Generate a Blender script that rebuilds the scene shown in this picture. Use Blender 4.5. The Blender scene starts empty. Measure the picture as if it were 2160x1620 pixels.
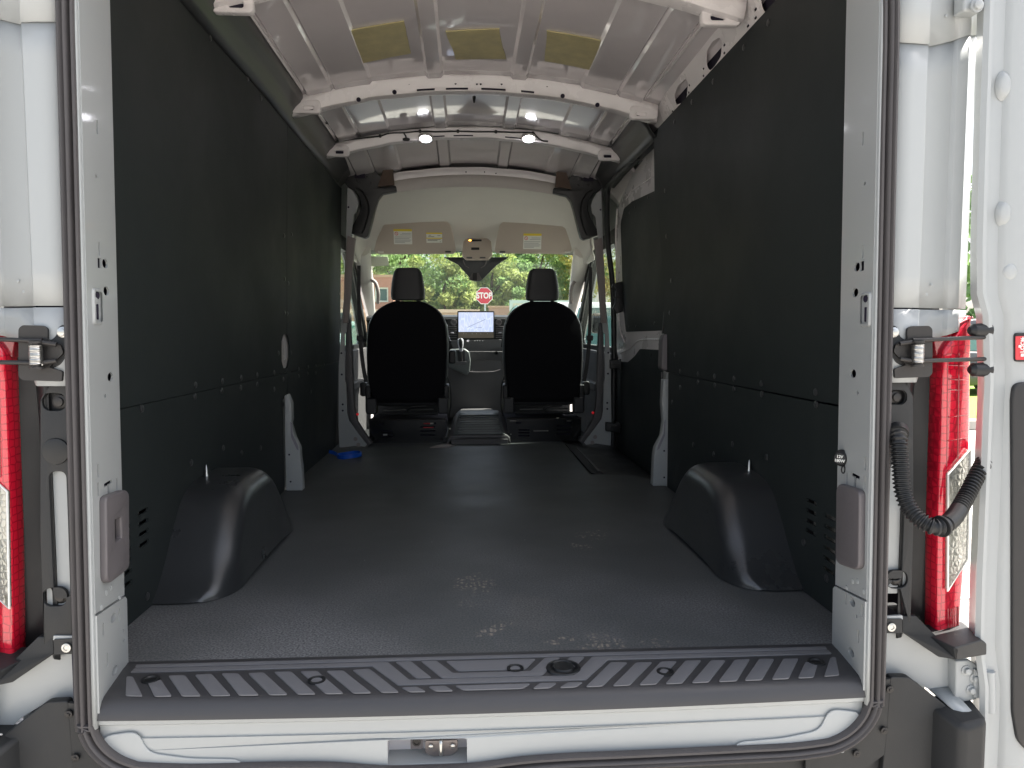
import bpy, bmesh, math, random
import numpy as np
from mathutils import Vector, Matrix
random.seed(7); np.random.seed(7)
SC = bpy.context.scene
COL = SC.collection
R = math.radians

# ------------------------------------------------------------------ camera
CAM = np.array([-0.05, -1.5, 0.72]); FPX = 1560.0
yaw, pitch = R(3.485), R(3.917)
FW = np.array([math.sin(yaw)*math.cos(pitch), math.cos(yaw)*math.cos(pitch), -math.sin(pitch)])
RT = np.array([math.cos(yaw), -math.sin(yaw), 0.0])
UP = np.cross(RT, FW)
cd = bpy.data.cameras.new("camera"); cam = bpy.data.objects.new("camera", cd); COL.objects.link(cam)
cd.sensor_width = 36; cd.lens = 36*FPX/2160; cd.clip_start = 0.02; cd.clip_end = 2000
m = Matrix.Identity(4)
for i in range(3):
    m[i][0] = RT[i]; m[i][1] = UP[i]; m[i][2] = -FW[i]; m[i][3] = CAM[i]
cam.matrix_world = m
SC.camera = cam

# ------------------------------------------------------------------ light
SUN_EL, SUN_AZ = R(56), R(76)      # azimuth measured from +Y towards +X
w = bpy.data.worlds.new("World"); SC.world = w; w.use_nodes = True
nt = w.node_tree; nt.nodes.clear()
sky = nt.nodes.new("ShaderNodeTexSky"); sky.sky_type = 'NISHITA'; sky.sun_disc = False
sky.sun_elevation = SUN_EL; sky.sun_rotation = SUN_AZ; sky.dust_density = 3.5; sky.air_density = 1.0; sky.ozone_density = 0.6
bg = nt.nodes.new("ShaderNodeBackground"); bg.inputs[1].default_value = 0.10
wo = nt.nodes.new("ShaderNodeOutputWorld")
hs = nt.nodes.new('ShaderNodeHueSaturation'); hs.inputs['Saturation'].default_value = .52; nt.links.new(sky.outputs[0], hs.inputs['Color']); nt.links.new(hs.outputs[0], bg.inputs[0]); nt.links.new(bg.outputs[0], wo.inputs[0])
sd = bpy.data.lights.new("sun", 'SUN'); sd.energy = 5.0; sd.angle = R(0.6); sd.color = (1, .95, .87)
so = bpy.data.objects.new("sun", sd); COL.objects.link(so)
sdir = Vector((math.sin(SUN_AZ)*math.cos(SUN_EL), math.cos(SUN_AZ)*math.cos(SUN_EL), math.sin(SUN_EL)))
so.rotation_euler = sdir.to_track_quat('Z', 'Y').to_euler(); so.location = (20, 20, 30)
SC.view_settings.view_transform = 'Standard'; SC.view_settings.look = 'None'
SC.view_settings.exposure = 1.95; SC.view_settings.gamma = 1
SC.render.engine = 'CYCLES'
SC.cycles.max_bounces = 10; SC.cycles.diffuse_bounces = 6; SC.cycles.glossy_bounces = 5; SC.cycles.transparent_max_bounces = 16
SC.cycles.sample_clamp_indirect = 6.0

# ------------------------------------------------------------------ helpers
def at(px, py, x=None, y=None, z=None):
    """pixel of the photograph -> point on the plane x= / y= / z= of the place"""
    d = FW + RT*(px-1080)/FPX - UP*(py-810)/FPX
    if x is not None: t = (x-CAM[0])/d[0]
    elif y is not None: t = (y-CAM[1])/d[1]
    else: t = (z-CAM[2])/d[2]
    return Vector(CAM + t*d)
def hit(px, py, f, x0):
    """pixel -> point on a side surface x = f(y, z)"""
    x = x0
    for _ in range(8):
        p = at(px, py, x=x); x = f(p.y, p.z)
    return at(px, py, x=x)
def XZ(y, pts): return [(at(a, b, y=y).x, at(a, b, y=y).z) for a, b in pts]
def mir(pts): return [(-a, b) for a, b in pts]

MATS = {}
def mat(name, col, rough=.5, metal=0., bump=0., bscale=60., var=0., vscale=4., coat=0., spec=.5, emis=None, estr=0., col2=None, trans=0., sub=None, bdist=.002):
    mt = bpy.data.materials.new(name); mt.use_nodes = True; MATS[name] = mt
    t = mt.node_tree; b = t.nodes['Principled BSDF']
    b.inputs['Base Color'].default_value = (*col, 1); b.inputs['Roughness'].default_value = rough
    b.inputs['Metallic'].default_value = metal; b.inputs['Specular IOR Level'].default_value = spec
    b.inputs['Coat Weight'].default_value = coat; b.inputs['Coat Roughness'].default_value = .06
    if trans: b.inputs['Transmission Weight'].default_value = trans
    if emis: b.inputs['Emission Color'].default_value = (*emis, 1); b.inputs['Emission Strength'].default_value = estr
    geo = t.nodes.new('ShaderNodeNewGeometry')
    if var or col2:
        n = t.nodes.new('ShaderNodeTexNoise'); n.inputs['Scale'].default_value = vscale; n.inputs['Detail'].default_value = 6; n.inputs['Roughness'].default_value = .62
        t.links.new(geo.outputs['Position'], n.inputs['Vector'])
        mp = t.nodes.new('ShaderNodeMapRange'); mp.inputs[1].default_value = .3; mp.inputs[2].default_value = .7
        t.links.new(n.outputs[0], mp.inputs[0])
        mx = t.nodes.new('ShaderNodeMix'); mx.data_type = 'RGBA'
        c2 = col2 if col2 else tuple(c*(1+var) for c in col)
        c1 = col if col2 else tuple(c*(1-var) for c in col)
        mx.inputs[6].default_value = (*c1, 1); mx.inputs[7].default_value = (*c2, 1)
        t.links.new(mp.outputs[0], mx.inputs[0]); t.links.new(mx.outputs[2], b.inputs['Base Color'])
        mr = t.nodes.new('ShaderNodeMapRange'); mr.inputs[1].default_value = .3; mr.inputs[2].default_value = .7
        mr.inputs[3].default_value = max(0.02, rough*.85); mr.inputs[4].default_value = min(1, rough*1.15)
        t.links.new(n.outputs[0], mr.inputs[0]); t.links.new(mr.outputs[0], b.inputs['Roughness'])
    if bump:
        n2 = t.nodes.new('ShaderNodeTexNoise'); n2.inputs['Scale'].default_value = bscale; n2.inputs['Detail'].default_value = 4
        t.links.new(geo.outputs['Position'], n2.inputs['Vector'])
        bp = t.nodes.new('ShaderNodeBump'); bp.inputs['Strength'].default_value = bump; bp.inputs['Distance'].default_value = bdist
        t.links.new(n2.outputs[0], bp.inputs['Height']); t.links.new(bp.outputs[0], b.inputs['Normal'])
    return mt
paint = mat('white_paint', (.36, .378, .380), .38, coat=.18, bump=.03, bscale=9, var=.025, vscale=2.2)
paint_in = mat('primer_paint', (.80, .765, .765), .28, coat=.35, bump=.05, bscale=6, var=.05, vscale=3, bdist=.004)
roofp = mat('roof_paint', (.84, .785, .80), .14, coat=1.0, bump=.08, bscale=2.6, var=.05, vscale=2, bdist=.012)
shade_dark = mat('painted_shade', (.010, .007, .022), .8)  # near-black colour painted in as the shade inside holes and hollows
_b = roofp.node_tree.nodes['Principled BSDF']; _b.inputs['Coat IOR'].default_value = 1.75; _b.inputs['Coat Roughness'].default_value = .03
rubber = mat('seal_rubber', (.062, .057, .058), .62, bump=.1, bscale=220, var=.12, vscale=6)
lining = mat('lining_board', (.0180, .0230, .0232), .60, bump=.12, bscale=240, var=.16, vscale=1.6, bdist=.001, spec=.30)
abs_ = mat('arch_plastic', (.026, .028, .030), .30, spec=.8, bump=.22, bscale=520, var=.06, vscale=5, bdist=.0006)
blk = mat('black_plastic', (.009, .010, .011), .48, bump=.15, bscale=400, var=.08, vscale=6, bdist=.0006)
blk2 = mat('bumper_plastic', (.016, .017, .018), .58, bump=.3, bscale=420, var=.1, vscale=5, bdist=.0008)
greyp = mat('grey_plastic', (.12, .11, .115), .5, bump=.15, bscale=420, var=.05, vscale=8, bdist=.0006)
dgrey = mat('charcoal_trim', (.085, .082, .085), .5, bump=.2, bscale=350, var=.06, vscale=6, bdist=.0006)
sillp = mat('sill_plastic', (.044, .0435, .046), .45, bump=.12, bscale=380, var=.06, vscale=5, bdist=.0006)
padm = mat('tread_pad', (.155, .155, .163), .5, bump=.12, bscale=420, var=.05, vscale=7, bdist=.0006)
tan = mat('headliner_cloth', (.67, .64, .60), .85, bump=.15, bscale=420, var=.04, vscale=3, bdist=.0006)
tan2 = mat('visor_cloth', (.50, .43, .375), .8, bump=.15, bscale=420, var=.04, vscale=4, bdist=.0006)
trimg = mat('pillar_trim_grey', (.26, .23, .22), .6, bump=.1, bscale=300, var=.05)
seatf = mat('seat_cloth', (.009, .009, .011), .95, bump=.3, bscale=300, var=.2, vscale=8, spec=.15)
seatv = mat('seat_vinyl', (.030, .031, .034), .5, bump=.2, bscale=260, var=.08)
steel = mat('steel_zinc', (.55, .55, .53), .3, 1.0, bump=.08, bscale=120)
steeld = mat('dark_steel', (.045, .043, .042), .42, .6, bump=.1, bscale=200, var=.15)
chrome = mat('satin_chrome', (.62, .62, .66), .2, 1.0)
redm = mat('red_plastic', (.55, .02, .03), .4)
bluem = mat('blue_plastic', (.01, .10, .55), .4, bump=.1, bscale=200)
yel = mat('damping_foil', (.58, .51, .27), .5, .1, bump=.35, bscale=26, var=.14, vscale=14, bdist=.003)
whitep = mat('paper_white', (.78, .78, .74), .7)
yelp = mat('print_yellow', (.80, .62, .05), .6)
blackp = mat('print_black', (.02, .02, .02), .6)
greyprint = mat('print_grey', (.42, .42, .42), .7)
redp = mat('print_red', (.62, .05, .06), .6)
brownp = mat('brown_foam', (.12, .085, .065), .8, bump=.4, bscale=120, var=.2, vscale=30)
lampm = mat('lamp_glow', (.9, .9, .95), .3, emis=(.95, .93, 1.0), estr=8)
orangel = mat('amber_glow', (.9, .35, .02), .4, emis=(1, .42, .05), estr=3)
redl = mat('red_glow', (.8, .02, .03), .3, emis=(1, .02, .03), estr=.05)

def glass_mat(name, tint, gl=.06, rough=.02):
    mt = bpy.data.materials.new(name); mt.use_nodes = True; t = mt.node_tree; t.nodes.clear()
    o = t.nodes.new('ShaderNodeOutputMaterial'); tr = t.nodes.new('ShaderNodeBsdfTransparent'); g = t.nodes.new('ShaderNodeBsdfGlossy')
    tr.inputs[0].default_value = (*tint, 1); g.inputs['Roughness'].default_value = rough
    lw = t.nodes.new('ShaderNodeLayerWeight'); lw.inputs[0].default_value = .25
    mp = t.nodes.new('ShaderNodeMapRange'); mp.inputs[3].default_value = gl*.5; mp.inputs[4].default_value = min(1, gl*6)
    t.links.new(lw.outputs['Fresnel'], mp.inputs[0])
    mx = t.nodes.new('ShaderNodeMixShader'); t.links.new(mp.outputs[0], mx.inputs[0]); t.links.new(tr.outputs[0], mx.inputs[1]); t.links.new(g.outputs[0], mx.inputs[2])
    t.links.new(mx.outputs[0], o.inputs[0]); return mt
glass = glass_mat('window_glass', (.90, .95, .92), .05)
carglass = mat('car_glass', (.05, .13, .12), .06, spec=.8)

WL = {}
def reg(o, loc): WL[o.name] = Vector(loc)
def place(o, parent, origin):
    """shift mesh so that origin becomes the object's origin, then parent"""
    origin = Vector(origin)
    o.data.transform(Matrix.Translation(-origin))
    COL.objects.link(o); WL[o.name] = origin
    if parent is not None:
        o.parent = parent; o.location = origin - WL[parent.name]
    else: o.location = origin
def finish(name, me, material, parent, smooth=True, ang=35, bevel=0, seg=2, solid=0, origin=None, soff=0):
    bm = bmesh.new(); bm.from_mesh(me); bmesh.ops.remove_doubles(bm, verts=bm.verts, dist=1e-6)
    bmesh.ops.recalc_face_normals(bm, faces=bm.faces); bm.to_mesh(me); bm.free()
    o = bpy.data.objects.new(name, me)
    if material is not None: me.materials.append(material)
    if smooth:
        me.polygons.foreach_set('use_smooth', [True]*len(me.polygons))
        if not bevel and not solid: me.set_sharp_from_angle(angle=R(ang))
    if solid:
        s = o.modifiers.new('solid', 'SOLIDIFY'); s.thickness = solid; s.offset = soff
        if smooth and not bevel: me.set_sharp_from_angle(angle=R(ang))
    if bevel:
        b = o.modifiers.new('bevel', 'BEVEL'); b.width = bevel; b.segments = seg; b.limit_method = 'ANGLE'; b.angle_limit = R(30); b.harden_normals = True
    if origin is None:
        co = np.empty(len(me.vertices)*3); me.vertices.foreach_get('co', co); co = co.reshape(-1, 3)
        mn, mx = co.min(0), co.max(0); origin = ((mn[0]+mx[0])/2, (mn[1]+mx[1])/2, mn[2])
    place(o, parent, origin)
    return o
def mesh(name, vs, fs, material, parent=None, **k):
    me = bpy.data.meshes.new(name); me.from_pydata([tuple(v) for v in vs], [], fs); me.validate()
    return finish(name, me, material, parent, **k)
def box(name, x0, x1, y0, y1, z0, z1, material, parent=None, bevel=.003, **k):
    vs = [(x, y, z) for x in (x0, x1) for y in (y0, y1) for z in (z0, z1)]
    fs = [(0, 1, 3, 2), (4, 6, 7, 5), (0, 4, 5, 1), (2, 3, 7, 6), (0, 2, 6, 4), (1, 5, 7, 3)]
    return mesh(name, vs, fs, material, parent, bevel=bevel, **k)
def multibox(name, lst, material, parent=None, **k):
    vs, fs = [], []
    for (x0, x1, y0, y1, z0, z1) in lst:
        n = len(vs); vs += [(x, y, z) for x in (x0, x1) for y in (y0, y1) for z in (z0, z1)]
        fs += [tuple(n+i for i in f) for f in [(0, 1, 3, 2), (4, 6, 7, 5), (0, 4, 5, 1), (2, 3, 7, 6), (0, 2, 6, 4), (1, 5, 7, 3)]]
    return mesh(name, vs, fs, material, parent, **k)
def grid(name, rows, material, parent=None, closed=False, caps=False, **k):
    n = len(rows[0]); vs = [p for r in rows for p in r]; fs = []
    for i in range(len(rows)-1):
        for j in range(n if closed else n-1):
            a = i*n+j; b = i*n+(j+1) % n
            fs.append((a, b, b+n, a+n))
    if caps: fs.append(tuple(range(n))); fs.append(tuple((len(rows)-1)*n+i for i in range(n)))
    return mesh(name, vs, fs, material, parent, **k)
def smoothpath(pts, n=8, closed=False):
    pts = [Vector(p) for p in pts]; out = []; L = len(pts)
    for i in range(L if closed else L-1):
        p1, p2 = pts[i], pts[(i+1) % L]
        p0 = pts[(i-1) % L] if (closed or i > 0) else p1*2-p2
        p3 = pts[(i+2) % L] if (closed or i+2 < L) else p2*2-p1
        for s in range(n):
            t = s/n
            out.append(.5*((2*p1)+(p2-p0)*t+(2*p0-5*p1+4*p2-p3)*t*t+(3*p1-p0-3*p2+p3)*t**3))
    if not closed: out.append(pts[-1])
    return out
def tube(name, pts, r, material, parent=None, seg=10, closed=False, rf=None, **k):
    pts = [Vector(p) for p in pts]; rows = []; N = len(pts)
    t0 = (pts[1]-pts[0]).normalized(); nrm = t0.orthogonal().normalized(); prev = t0
    for i in range(N):
        t = (pts[(i+1) % N]-pts[(i-1) % N]) if (closed or 0 < i < N-1) else (pts[1]-pts[0] if i == 0 else pts[-1]-pts[-2])
        t = t.normalized(); q = prev.rotation_difference(t); nrm = (q @ nrm); nrm = (nrm - t*nrm.dot(t)).normalized(); prev = t
        b = t.cross(nrm); rr_ = rf(i) if rf else r
        rows.append([pts[i]+nrm*math.cos(2*math.pi*j/seg)*rr_+b*math.sin(2*math.pi*j/seg)*rr_ for j in range(seg)])
    if closed: rows.append(rows[0])
    return grid(name, rows, material, parent, closed=True, caps=not closed, ang=50, **k)
def strap(name, pts, wdt, th, material, parent=None, side=(1, 0, 0)):
    rows = []; s = Vector(side).normalized(); pts = [Vector(p) for p in pts]
    for i, p in enumerate(pts):
        t = (pts[min(i+1, len(pts)-1)]-pts[max(i-1, 0)]).normalized(); n = t.cross(s).normalized()
        rows.append([p+s*wdt/2+n*th/2, p+s*wdt/2-n*th/2, p-s*wdt/2-n*th/2, p-s*wdt/2+n*th/2])
    return grid(name, rows, material, parent, closed=True, caps=True)
def lathe(name, c, axis, prof, material, parent=None, seg=20, ex=1, **k):
    """prof: (along axis, radius)"""
    c = Vector(c); a = Vector(axis).normalized(); u = a.orthogonal().normalized(); v = a.cross(u)
    rows = [[c+a*h+(u*math.cos(2*math.pi*j/seg)+v*math.sin(2*math.pi*j/seg))*max(r, 1e-5) for j in range(seg)] for h, r in prof]
    return grid(name, rows, material, parent, closed=True, caps=True, **k)
def rr(u0, v0, u1, v1, r, n=5):
    out = []
    for cx, cy, a0 in ((u1-r, v1-r, 0), (u0+r, v1-r, 90), (u0+r, v0+r, 180), (u1-r, v0+r, 270)):
        for i in range(n+1):
            a = R(a0+90*i/n); out.append((cx+r*math.cos(a), cy+r*math.sin(a)))
    return out
def ell(u, v, a, b, n=16): return [(u+a*math.cos(2*math.pi*i/n), v+b*math.sin(2*math.pi*i/n)) for i in range(n)]
def rot2(pts, c, ang):
    ca, sa = math.cos(ang), math.sin(ang)
    return [(c[0]+(p[0]-c[0])*ca-(p[1]-c[1])*sa, c[1]+(p[0]-c[0])*sa+(p[1]-c[1])*ca) for p in pts]
def roundpoly(pts, r=.01, n=4):
    out = []; L = len(pts); V2 = [Vector((p[0], p[1])) for p in pts]
    for i in range(L):
        p, a, b = V2[i], V2[i-1], V2[(i+1) % L]
        da, db = (a-p), (b-p); ra = min(r, da.length*.45); rb = min(r, db.length*.45)
        s, e = p+da.normalized()*ra, p+db.normalized()*rb
        for k in range(n+1):
            t = k/n; q = s*(1-t)**2+p*2*t*(1-t)+e*t*t; out.append((q.x, q.y))
    return out
def plate_mesh(outer, holes, th, fn, bev=0):
    cu = bpy.data.curves.new('c', 'CURVE'); cu.dimensions = '2D'; cu.fill_mode = 'BOTH'; cu.extrude = th/2; cu.bevel_depth = bev; cu.bevel_resolution = 2; cu.offset = -bev
    if bev: cu.extrude = max(th/2-bev, 0)
    for lp in [outer]+list(holes):
        s = cu.splines.new('POLY'); s.points.add(len(lp)-1)
        for p, q in zip(s.points, lp): p.co = (q[0], q[1], 0, 1)
        s.use_cyclic_u = True
    ob = bpy.data.objects.new('t', cu); COL.objects.link(ob)
    dg = bpy.context.evaluated_depsgraph_get(); me = bpy.data.meshes.new_from_object(ob.evaluated_get(dg))
    bpy.data.objects.remove(ob); bpy.data.curves.remove(cu); me.materials.clear()
    for v in me.vertices: v.co = Vector(fn(*v.co))
    return me
def plate(name, outer, th, fn, material, parent=None, holes=(), bev=0, ang=30, **k):
    return finish(name, plate_mesh(outer, holes, th, fn, bev), material, parent, ang=ang, **k)
def fy(y, s=1): return lambda u, v, w_: (u, y+w_, v)
def fx(x): return lambda u, v, w_: (x+w_, u, v)
def fz(z): return lambda u, v, w_: (u, v, z+w_)
def text(name, body, size, material, parent, fn, ext=.0005, off=0.0, sx=1.0):
    cu = bpy.data.curves.new('t', 'FONT'); cu.body = body; cu.size = size; cu.align_x = 'CENTER'; cu.align_y = 'CENTER'; cu.extrude = ext; cu.offset = off; cu.resolution_u = 3
    ob = bpy.data.objects.new('t', cu); COL.objects.link(ob); dg = bpy.context.evaluated_depsgraph_get()
    me = bpy.data.meshes.new_from_object(ob.evaluated_get(dg)); bpy.data.objects.remove(ob); bpy.data.curves.remove(cu); me.materials.clear()
    for v in me.vertices: v.co = Vector(fn(v.co.x*sx, v.co.y, v.co.z))
    return finish(name, me, material, parent, smooth=False)
def empty(name, loc, parent=None):
    o = bpy.data.objects.new(name, None); o.empty_display_size = .1; COL.objects.link(o)
    WL[o.name] = Vector(loc); o.location = Vector(loc)-(WL[parent.name] if parent else Vector()); o.parent = parent
    return o
def tag(o, label=None, cat=None, group=None, kind=None):
    if label: o['label'] = label
    if cat: o['category'] = cat
    if group: o['group'] = group
    if kind: o['kind'] = kind
    return o
def dup(o, loc, parent=None, rot=None):
    c = o.copy(); COL.objects.link(c); WL[c.name] = Vector(loc); c.parent = parent
    c.location = Vector(loc)-(WL[parent.name] if parent else Vector())
    if rot is not None: c.rotation_euler = rot
    return c
GZ = -0.72

# ================================================================== SETTING
def ground_mat():
    mt = mat('asphalt', (.20, .185, .165), .9, bump=.6, bscale=90, bdist=.01); t = mt.node_tree; b = t.nodes['Principled BSDF']
    g = t.nodes.new('ShaderNodeNewGeometry'); n = t.nodes.new('ShaderNodeTexNoise'); n.inputs['Scale'].default_value = 70; n.inputs['Detail'].default_value = 3
    n2 = t.nodes.new('ShaderNodeTexNoise'); n2.inputs['Scale'].default_value = .35
    t.links.new(g.outputs['Position'], n.inputs['Vector']); t.links.new(g.outputs['Position'], n2.inputs['Vector'])
    cr = t.nodes.new('ShaderNodeValToRGB'); cr.color_ramp.elements[0].position = .38; cr.color_ramp.elements[0].color = (.20, .185, .168, 1)
    cr.color_ramp.elements[1].position = .62; cr.color_ramp.elements[1].color = (.54, .515, .485, 1)
    t.links.new(n.outputs[0], cr.inputs[0])
    mx = t.nodes.new('ShaderNodeMix'); mx.data_type = 'RGBA'; mx.blend_type = 'MULTIPLY'; mx.inputs[0].default_value = .25
    t.links.new(cr.outputs[0], mx.inputs[6]); t.links.new(n2.outputs[0], mx.inputs[7]); t.links.new(mx.outputs[2], b.inputs['Base Color']); return mt
box('parking_lot', -90, 90, -60, 60, GZ-.3, GZ, ground_mat(), None, bevel=0, smooth=False)['kind'] = 'structure'
grassm = mat('grass_green', (.16, .30, .04), .9, bump=1, bscale=30, col2=(.30, .42, .07), vscale=5, bdist=.05)
box('lawn', 5.6, 60, 9.2, 24, GZ, GZ+.14, grassm, None, bevel=.02)['kind'] = 'structure'
kerbm = mat('kerb_concrete', (.42, .40, .36), .85, bump=.4, bscale=40, var=.15)
box('kerb', 5.4, 60, 9.0, 9.197, GZ, GZ+.15, kerbm, None, bevel=.02)['kind'] = 'structure'
box('field', -90, 90, 60.0, 400, GZ-.3, GZ-.002, grassm, None, bevel=0)['kind'] = 'structure'
linem = mat('road_marking', (.72, .72, .70), .8, bump=.5, bscale=80, var=.12, vscale=9)
for yy, xa, xb in ((5.25, 1.6, 7.5), (2.32, 1.6, 7.5)):
    box('parking_line', xa, xb, yy-.055, yy+.055, GZ+.003, GZ+.008, linem, None, bevel=0)['kind'] = 'structure'

leafbase = [('leaf_green', (.17, .30, .10), (.31, .44, .18)), ('leaf_yellow', (.29, .38, .12), (.44, .49, .18)), ('leaf_dark', (.14, .24, .11), (.24, .36, .17)), ('leaf_gold', (.52, .44, .14), (.50, .54, .18))]
LM = []
for nm, c1, c2 in leafbase:
    mt = mat(nm, c1, .6, col2=c2, vscale=1.3); t = mt.node_tree; b = t.nodes['Principled BSDF']
    tr = t.nodes.new('ShaderNodeBsdfTranslucent'); mx = t.nodes.new('ShaderNodeMixShader'); mx.inputs[0].default_value = .5
    src = b.inputs['Base Color'].links[0].from_socket; t.links.new(src, tr.inputs[0])
    t.links.new(b.outputs[0], mx.inputs[1]); t.links.new(tr.outputs[0], mx.inputs[2])
    o_ = [n for n in t.nodes if n.type == 'OUTPUT_MATERIAL'][0]; t.links.new(mx.outputs[0], o_.inputs[0]); LM.append(mt)
bark = mat('bark', (.10, .075, .055), .9, bump=.8, bscale=14, var=.3, vscale=8, bdist=.03)
def tree(x, y, h, wd, kind, nleaf, label, group='trees along the far edge of the car park', leaf=.15, low=.12):
    rs = np.random.RandomState(int(abs(x*31+y*17))+5)
    root = tag(empty('tree', (x, y, GZ)), label, 'tree', group)
    pts = [(x, y, GZ)]; 
    for i in range(1, 6): pts.append((x+rs.uniform(-.15, .15)*i*.5, y+rs.uniform(-.1, .1)*i, GZ+h*.16*i))
    parts = []
    bmv, bmf = [], []
    def limb(ps, r0, r1):
        n0 = len(bmv); N = len(ps)
        for i, p in enumerate(ps):
            r = r0+(r1-r0)*i/(N-1)
            for j in range(7): bmv.append((p[0]+r*math.cos(j*2*math.pi/7), p[1]+r*math.sin(j*2*math.pi/7), p[2]))
        for i in range(N-1):
            for j in range(7): a = n0+i*7+j; b_ = n0+i*7+(j+1) % 7; bmf.append((a, b_, b_+7, a+7))
    limb(pts, h*.02+.05, .04)
    for i in range(8):
        k = rs.randint(1, 5); a = rs.uniform(0, 6.28); p0 = pts[k]; L = wd*rs.uniform(.25, .45)
        limb([p0, (p0[0]+math.cos(a)*L*.5, p0[1]+math.sin(a)*L*.5, p0[2]+L*.4), (p0[0]+math.cos(a)*L, p0[1]+math.sin(a)*L, p0[2]+L*.9)], .07, .02)
    mesh('trunk', bmv, bmf, bark, root)
    nc = 46; cc = []
    while len(cc) < nc:
        v = rs.uniform(-1, 1, 3)
        if (v**2).sum() < 1: cc.append(v)
    cc = np.array(cc); cz = GZ+h*(low+(1-low)*(cc[:, 2]*.5+.5)); taper = 1-.35*np.clip(cc[:, 2], 0, 1)
    C = np.stack([x+cc[:, 0]*wd/2*taper, y+cc[:, 1]*wd/2*taper, cz], 1); rad = rs.uniform(.10, .2, nc)*wd
    idx = rs.randint(0, nc, nleaf); d = rs.normal(size=(nleaf, 3)); d /= np.linalg.norm(d, axis=1)[:, None]
    P = C[idx]+d*(rad[idx]*rs.uniform(.35, 1.08, nleaf)**.6)[:, None]*np.array([1, 1, .8])
    P[:, 2] = np.maximum(P[:, 2], GZ+.2)
    a = rs.normal(size=(nleaf, 3)); a /= np.linalg.norm(a, axis=1)[:, None]
    b = np.cross(a, rs.normal(size=(nleaf, 3))); b /= np.linalg.norm(b, axis=1)[:, None]
    s = (leaf*rs.uniform(.6, 1.3, nleaf))[:, None]
    V = np.stack([P-a*s, P+b*s*.5, P+a*s, P-b*s*.5], 1).reshape(-1, 3)
    me = bpy.data.meshes.new('crown'); me.vertices.add(nleaf*4); me.vertices.foreach_set('co', V.ravel())
    me.loops.add(nleaf*4); me.loops.foreach_set('vertex_index', np.arange(nleaf*4)); me.polygons.add(nleaf)
    me.polygons.foreach_set('loop_start', np.arange(nleaf)*4); me.polygons.foreach_set('loop_total', np.full(nleaf, 4))
    me.materials.append(LM[kind]); me.materials.append(LM[(kind+1) % 2 if kind < 2 else 0])
    me.polygons.foreach_set('material_index', (rs.rand(nc)[idx] > .7).astype(int)); me.update()
    o = bpy.data.objects.new('crown', me); place(o, root, (x, y, GZ))
    return root
T = [(-7.2, 44, 9.5, 5.2, 0, 'green tree behind the brick building, leftmost through the windscreen'),
     (-3.6, 42, 8.6, 4.6, 0, 'mid green tree seen left of the camera bracket, above the driver head restraint'),
     (-1.3, 39, 5.9, 3.8, 1, 'lower yellow-green tree just left of the camera bracket'),
     (1.5, 41, 7.4, 4.0, 1, 'bright yellow-green tree directly behind the stop sign'),
     (4.2, 43, 7.6, 4.4, 0, 'green tree between the stop sign and the passenger head restraint'),
     (6.9, 42, 9.0, 4.2, 3, 'golden autumn tree at the right edge of the windscreen'),
     (0.2, 47, 8.6, 4.8, 2, 'darker tree standing behind the gap above the stop sign'),
     (-5.3, 48, 6.8, 5.0, 2, 'dark green tree in the back row, left of the driver head restraint'),
     (4.9, 50, 9.5, 5.5, 2, 'tall dark tree in the back row above the passenger seat'),
     (10.8, 42, 9.5, 5.5, 1, 'wide yellow-green tree right of the golden tree'),
     (-11.8, 45, 10, 6, 2, 'dark wide tree at the far left end of the tree line'),
     (-0.9, 43.5, 5.6, 4.2, 2, 'small dark tree low behind the touch screen'),
     (2.9, 38.5, 4.9, 3.2, 1, 'low yellow bush-like tree right of the stop sign post')]
for (x, y, h, wd, kd, lb) in T: tree(x, y, h, wd, kd, 9500, lb, leaf=.115)
tree(17, 20, 7, 5.5, 2, 4200, 'dark tree beyond the lawn, seen past the right tail light', None, .2)

# brick building, wall, board
def brick_mat(name, c1, c2, mo, sc):
    mt = mat(name, c1, .85, bump=.3, bscale=60); t = mt.node_tree; b = t.nodes['Principled BSDF']
    br = t.nodes.new('ShaderNodeTexBrick'); g = t.nodes.new('ShaderNodeNewGeometry'); mp = t.nodes.new('ShaderNodeMapping'); mp.inputs['Rotation'].default_value = (R(90), 0, 0)
    t.links.new(g.outputs['Position'], mp.inputs[0]); t.links.new(mp.outputs[0], br.inputs['Vector'])
    br.inputs['Color1'].default_value = (*c1, 1); br.inputs['Color2'].default_value = (*c2, 1); br.inputs['Mortar'].default_value = (*mo, 1); br.inputs['Scale'].default_value = sc
    t.links.new(br.outputs[0], b.inputs['Base Color']); return mt
brk = brick_mat('brick_facade', (.40, .20, .13), (.34, .17, .11), (.42, .36, .30), 4.5)
tanw = mat('tan_stucco', (.44, .33, .22), .85, bump=.3, bscale=20, var=.06)
frm = mat('pale_green_frame', (.55, .68, .60), .5)
bb = tag(empty('brick_building', (-8, 36, GZ)), 'red-brown brick building seen left of the driver head restraint', 'building')
plate('wall', [(-14, GZ), (-3.7, GZ), (-3.7, 3.5), (-14, 3.5)], .3, fy(36), brk, bb, holes=[[(-4.62, 2.28), (-3.95, 2.28), (-3.95, 3.0), (-4.62, 3.0)][::-1], [(-8, 1.9), (-7, 1.9), (-7, 2.9), (-8, 2.9)][::-1]])
box('side_wall', -4.0, -3.7, 36.16, 41, GZ, 3.5, brk, bb, bevel=0); box('roof', -14.1, -3.6, 35.8, 41.1, 3.502, 3.62, tanw, bb)
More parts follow.
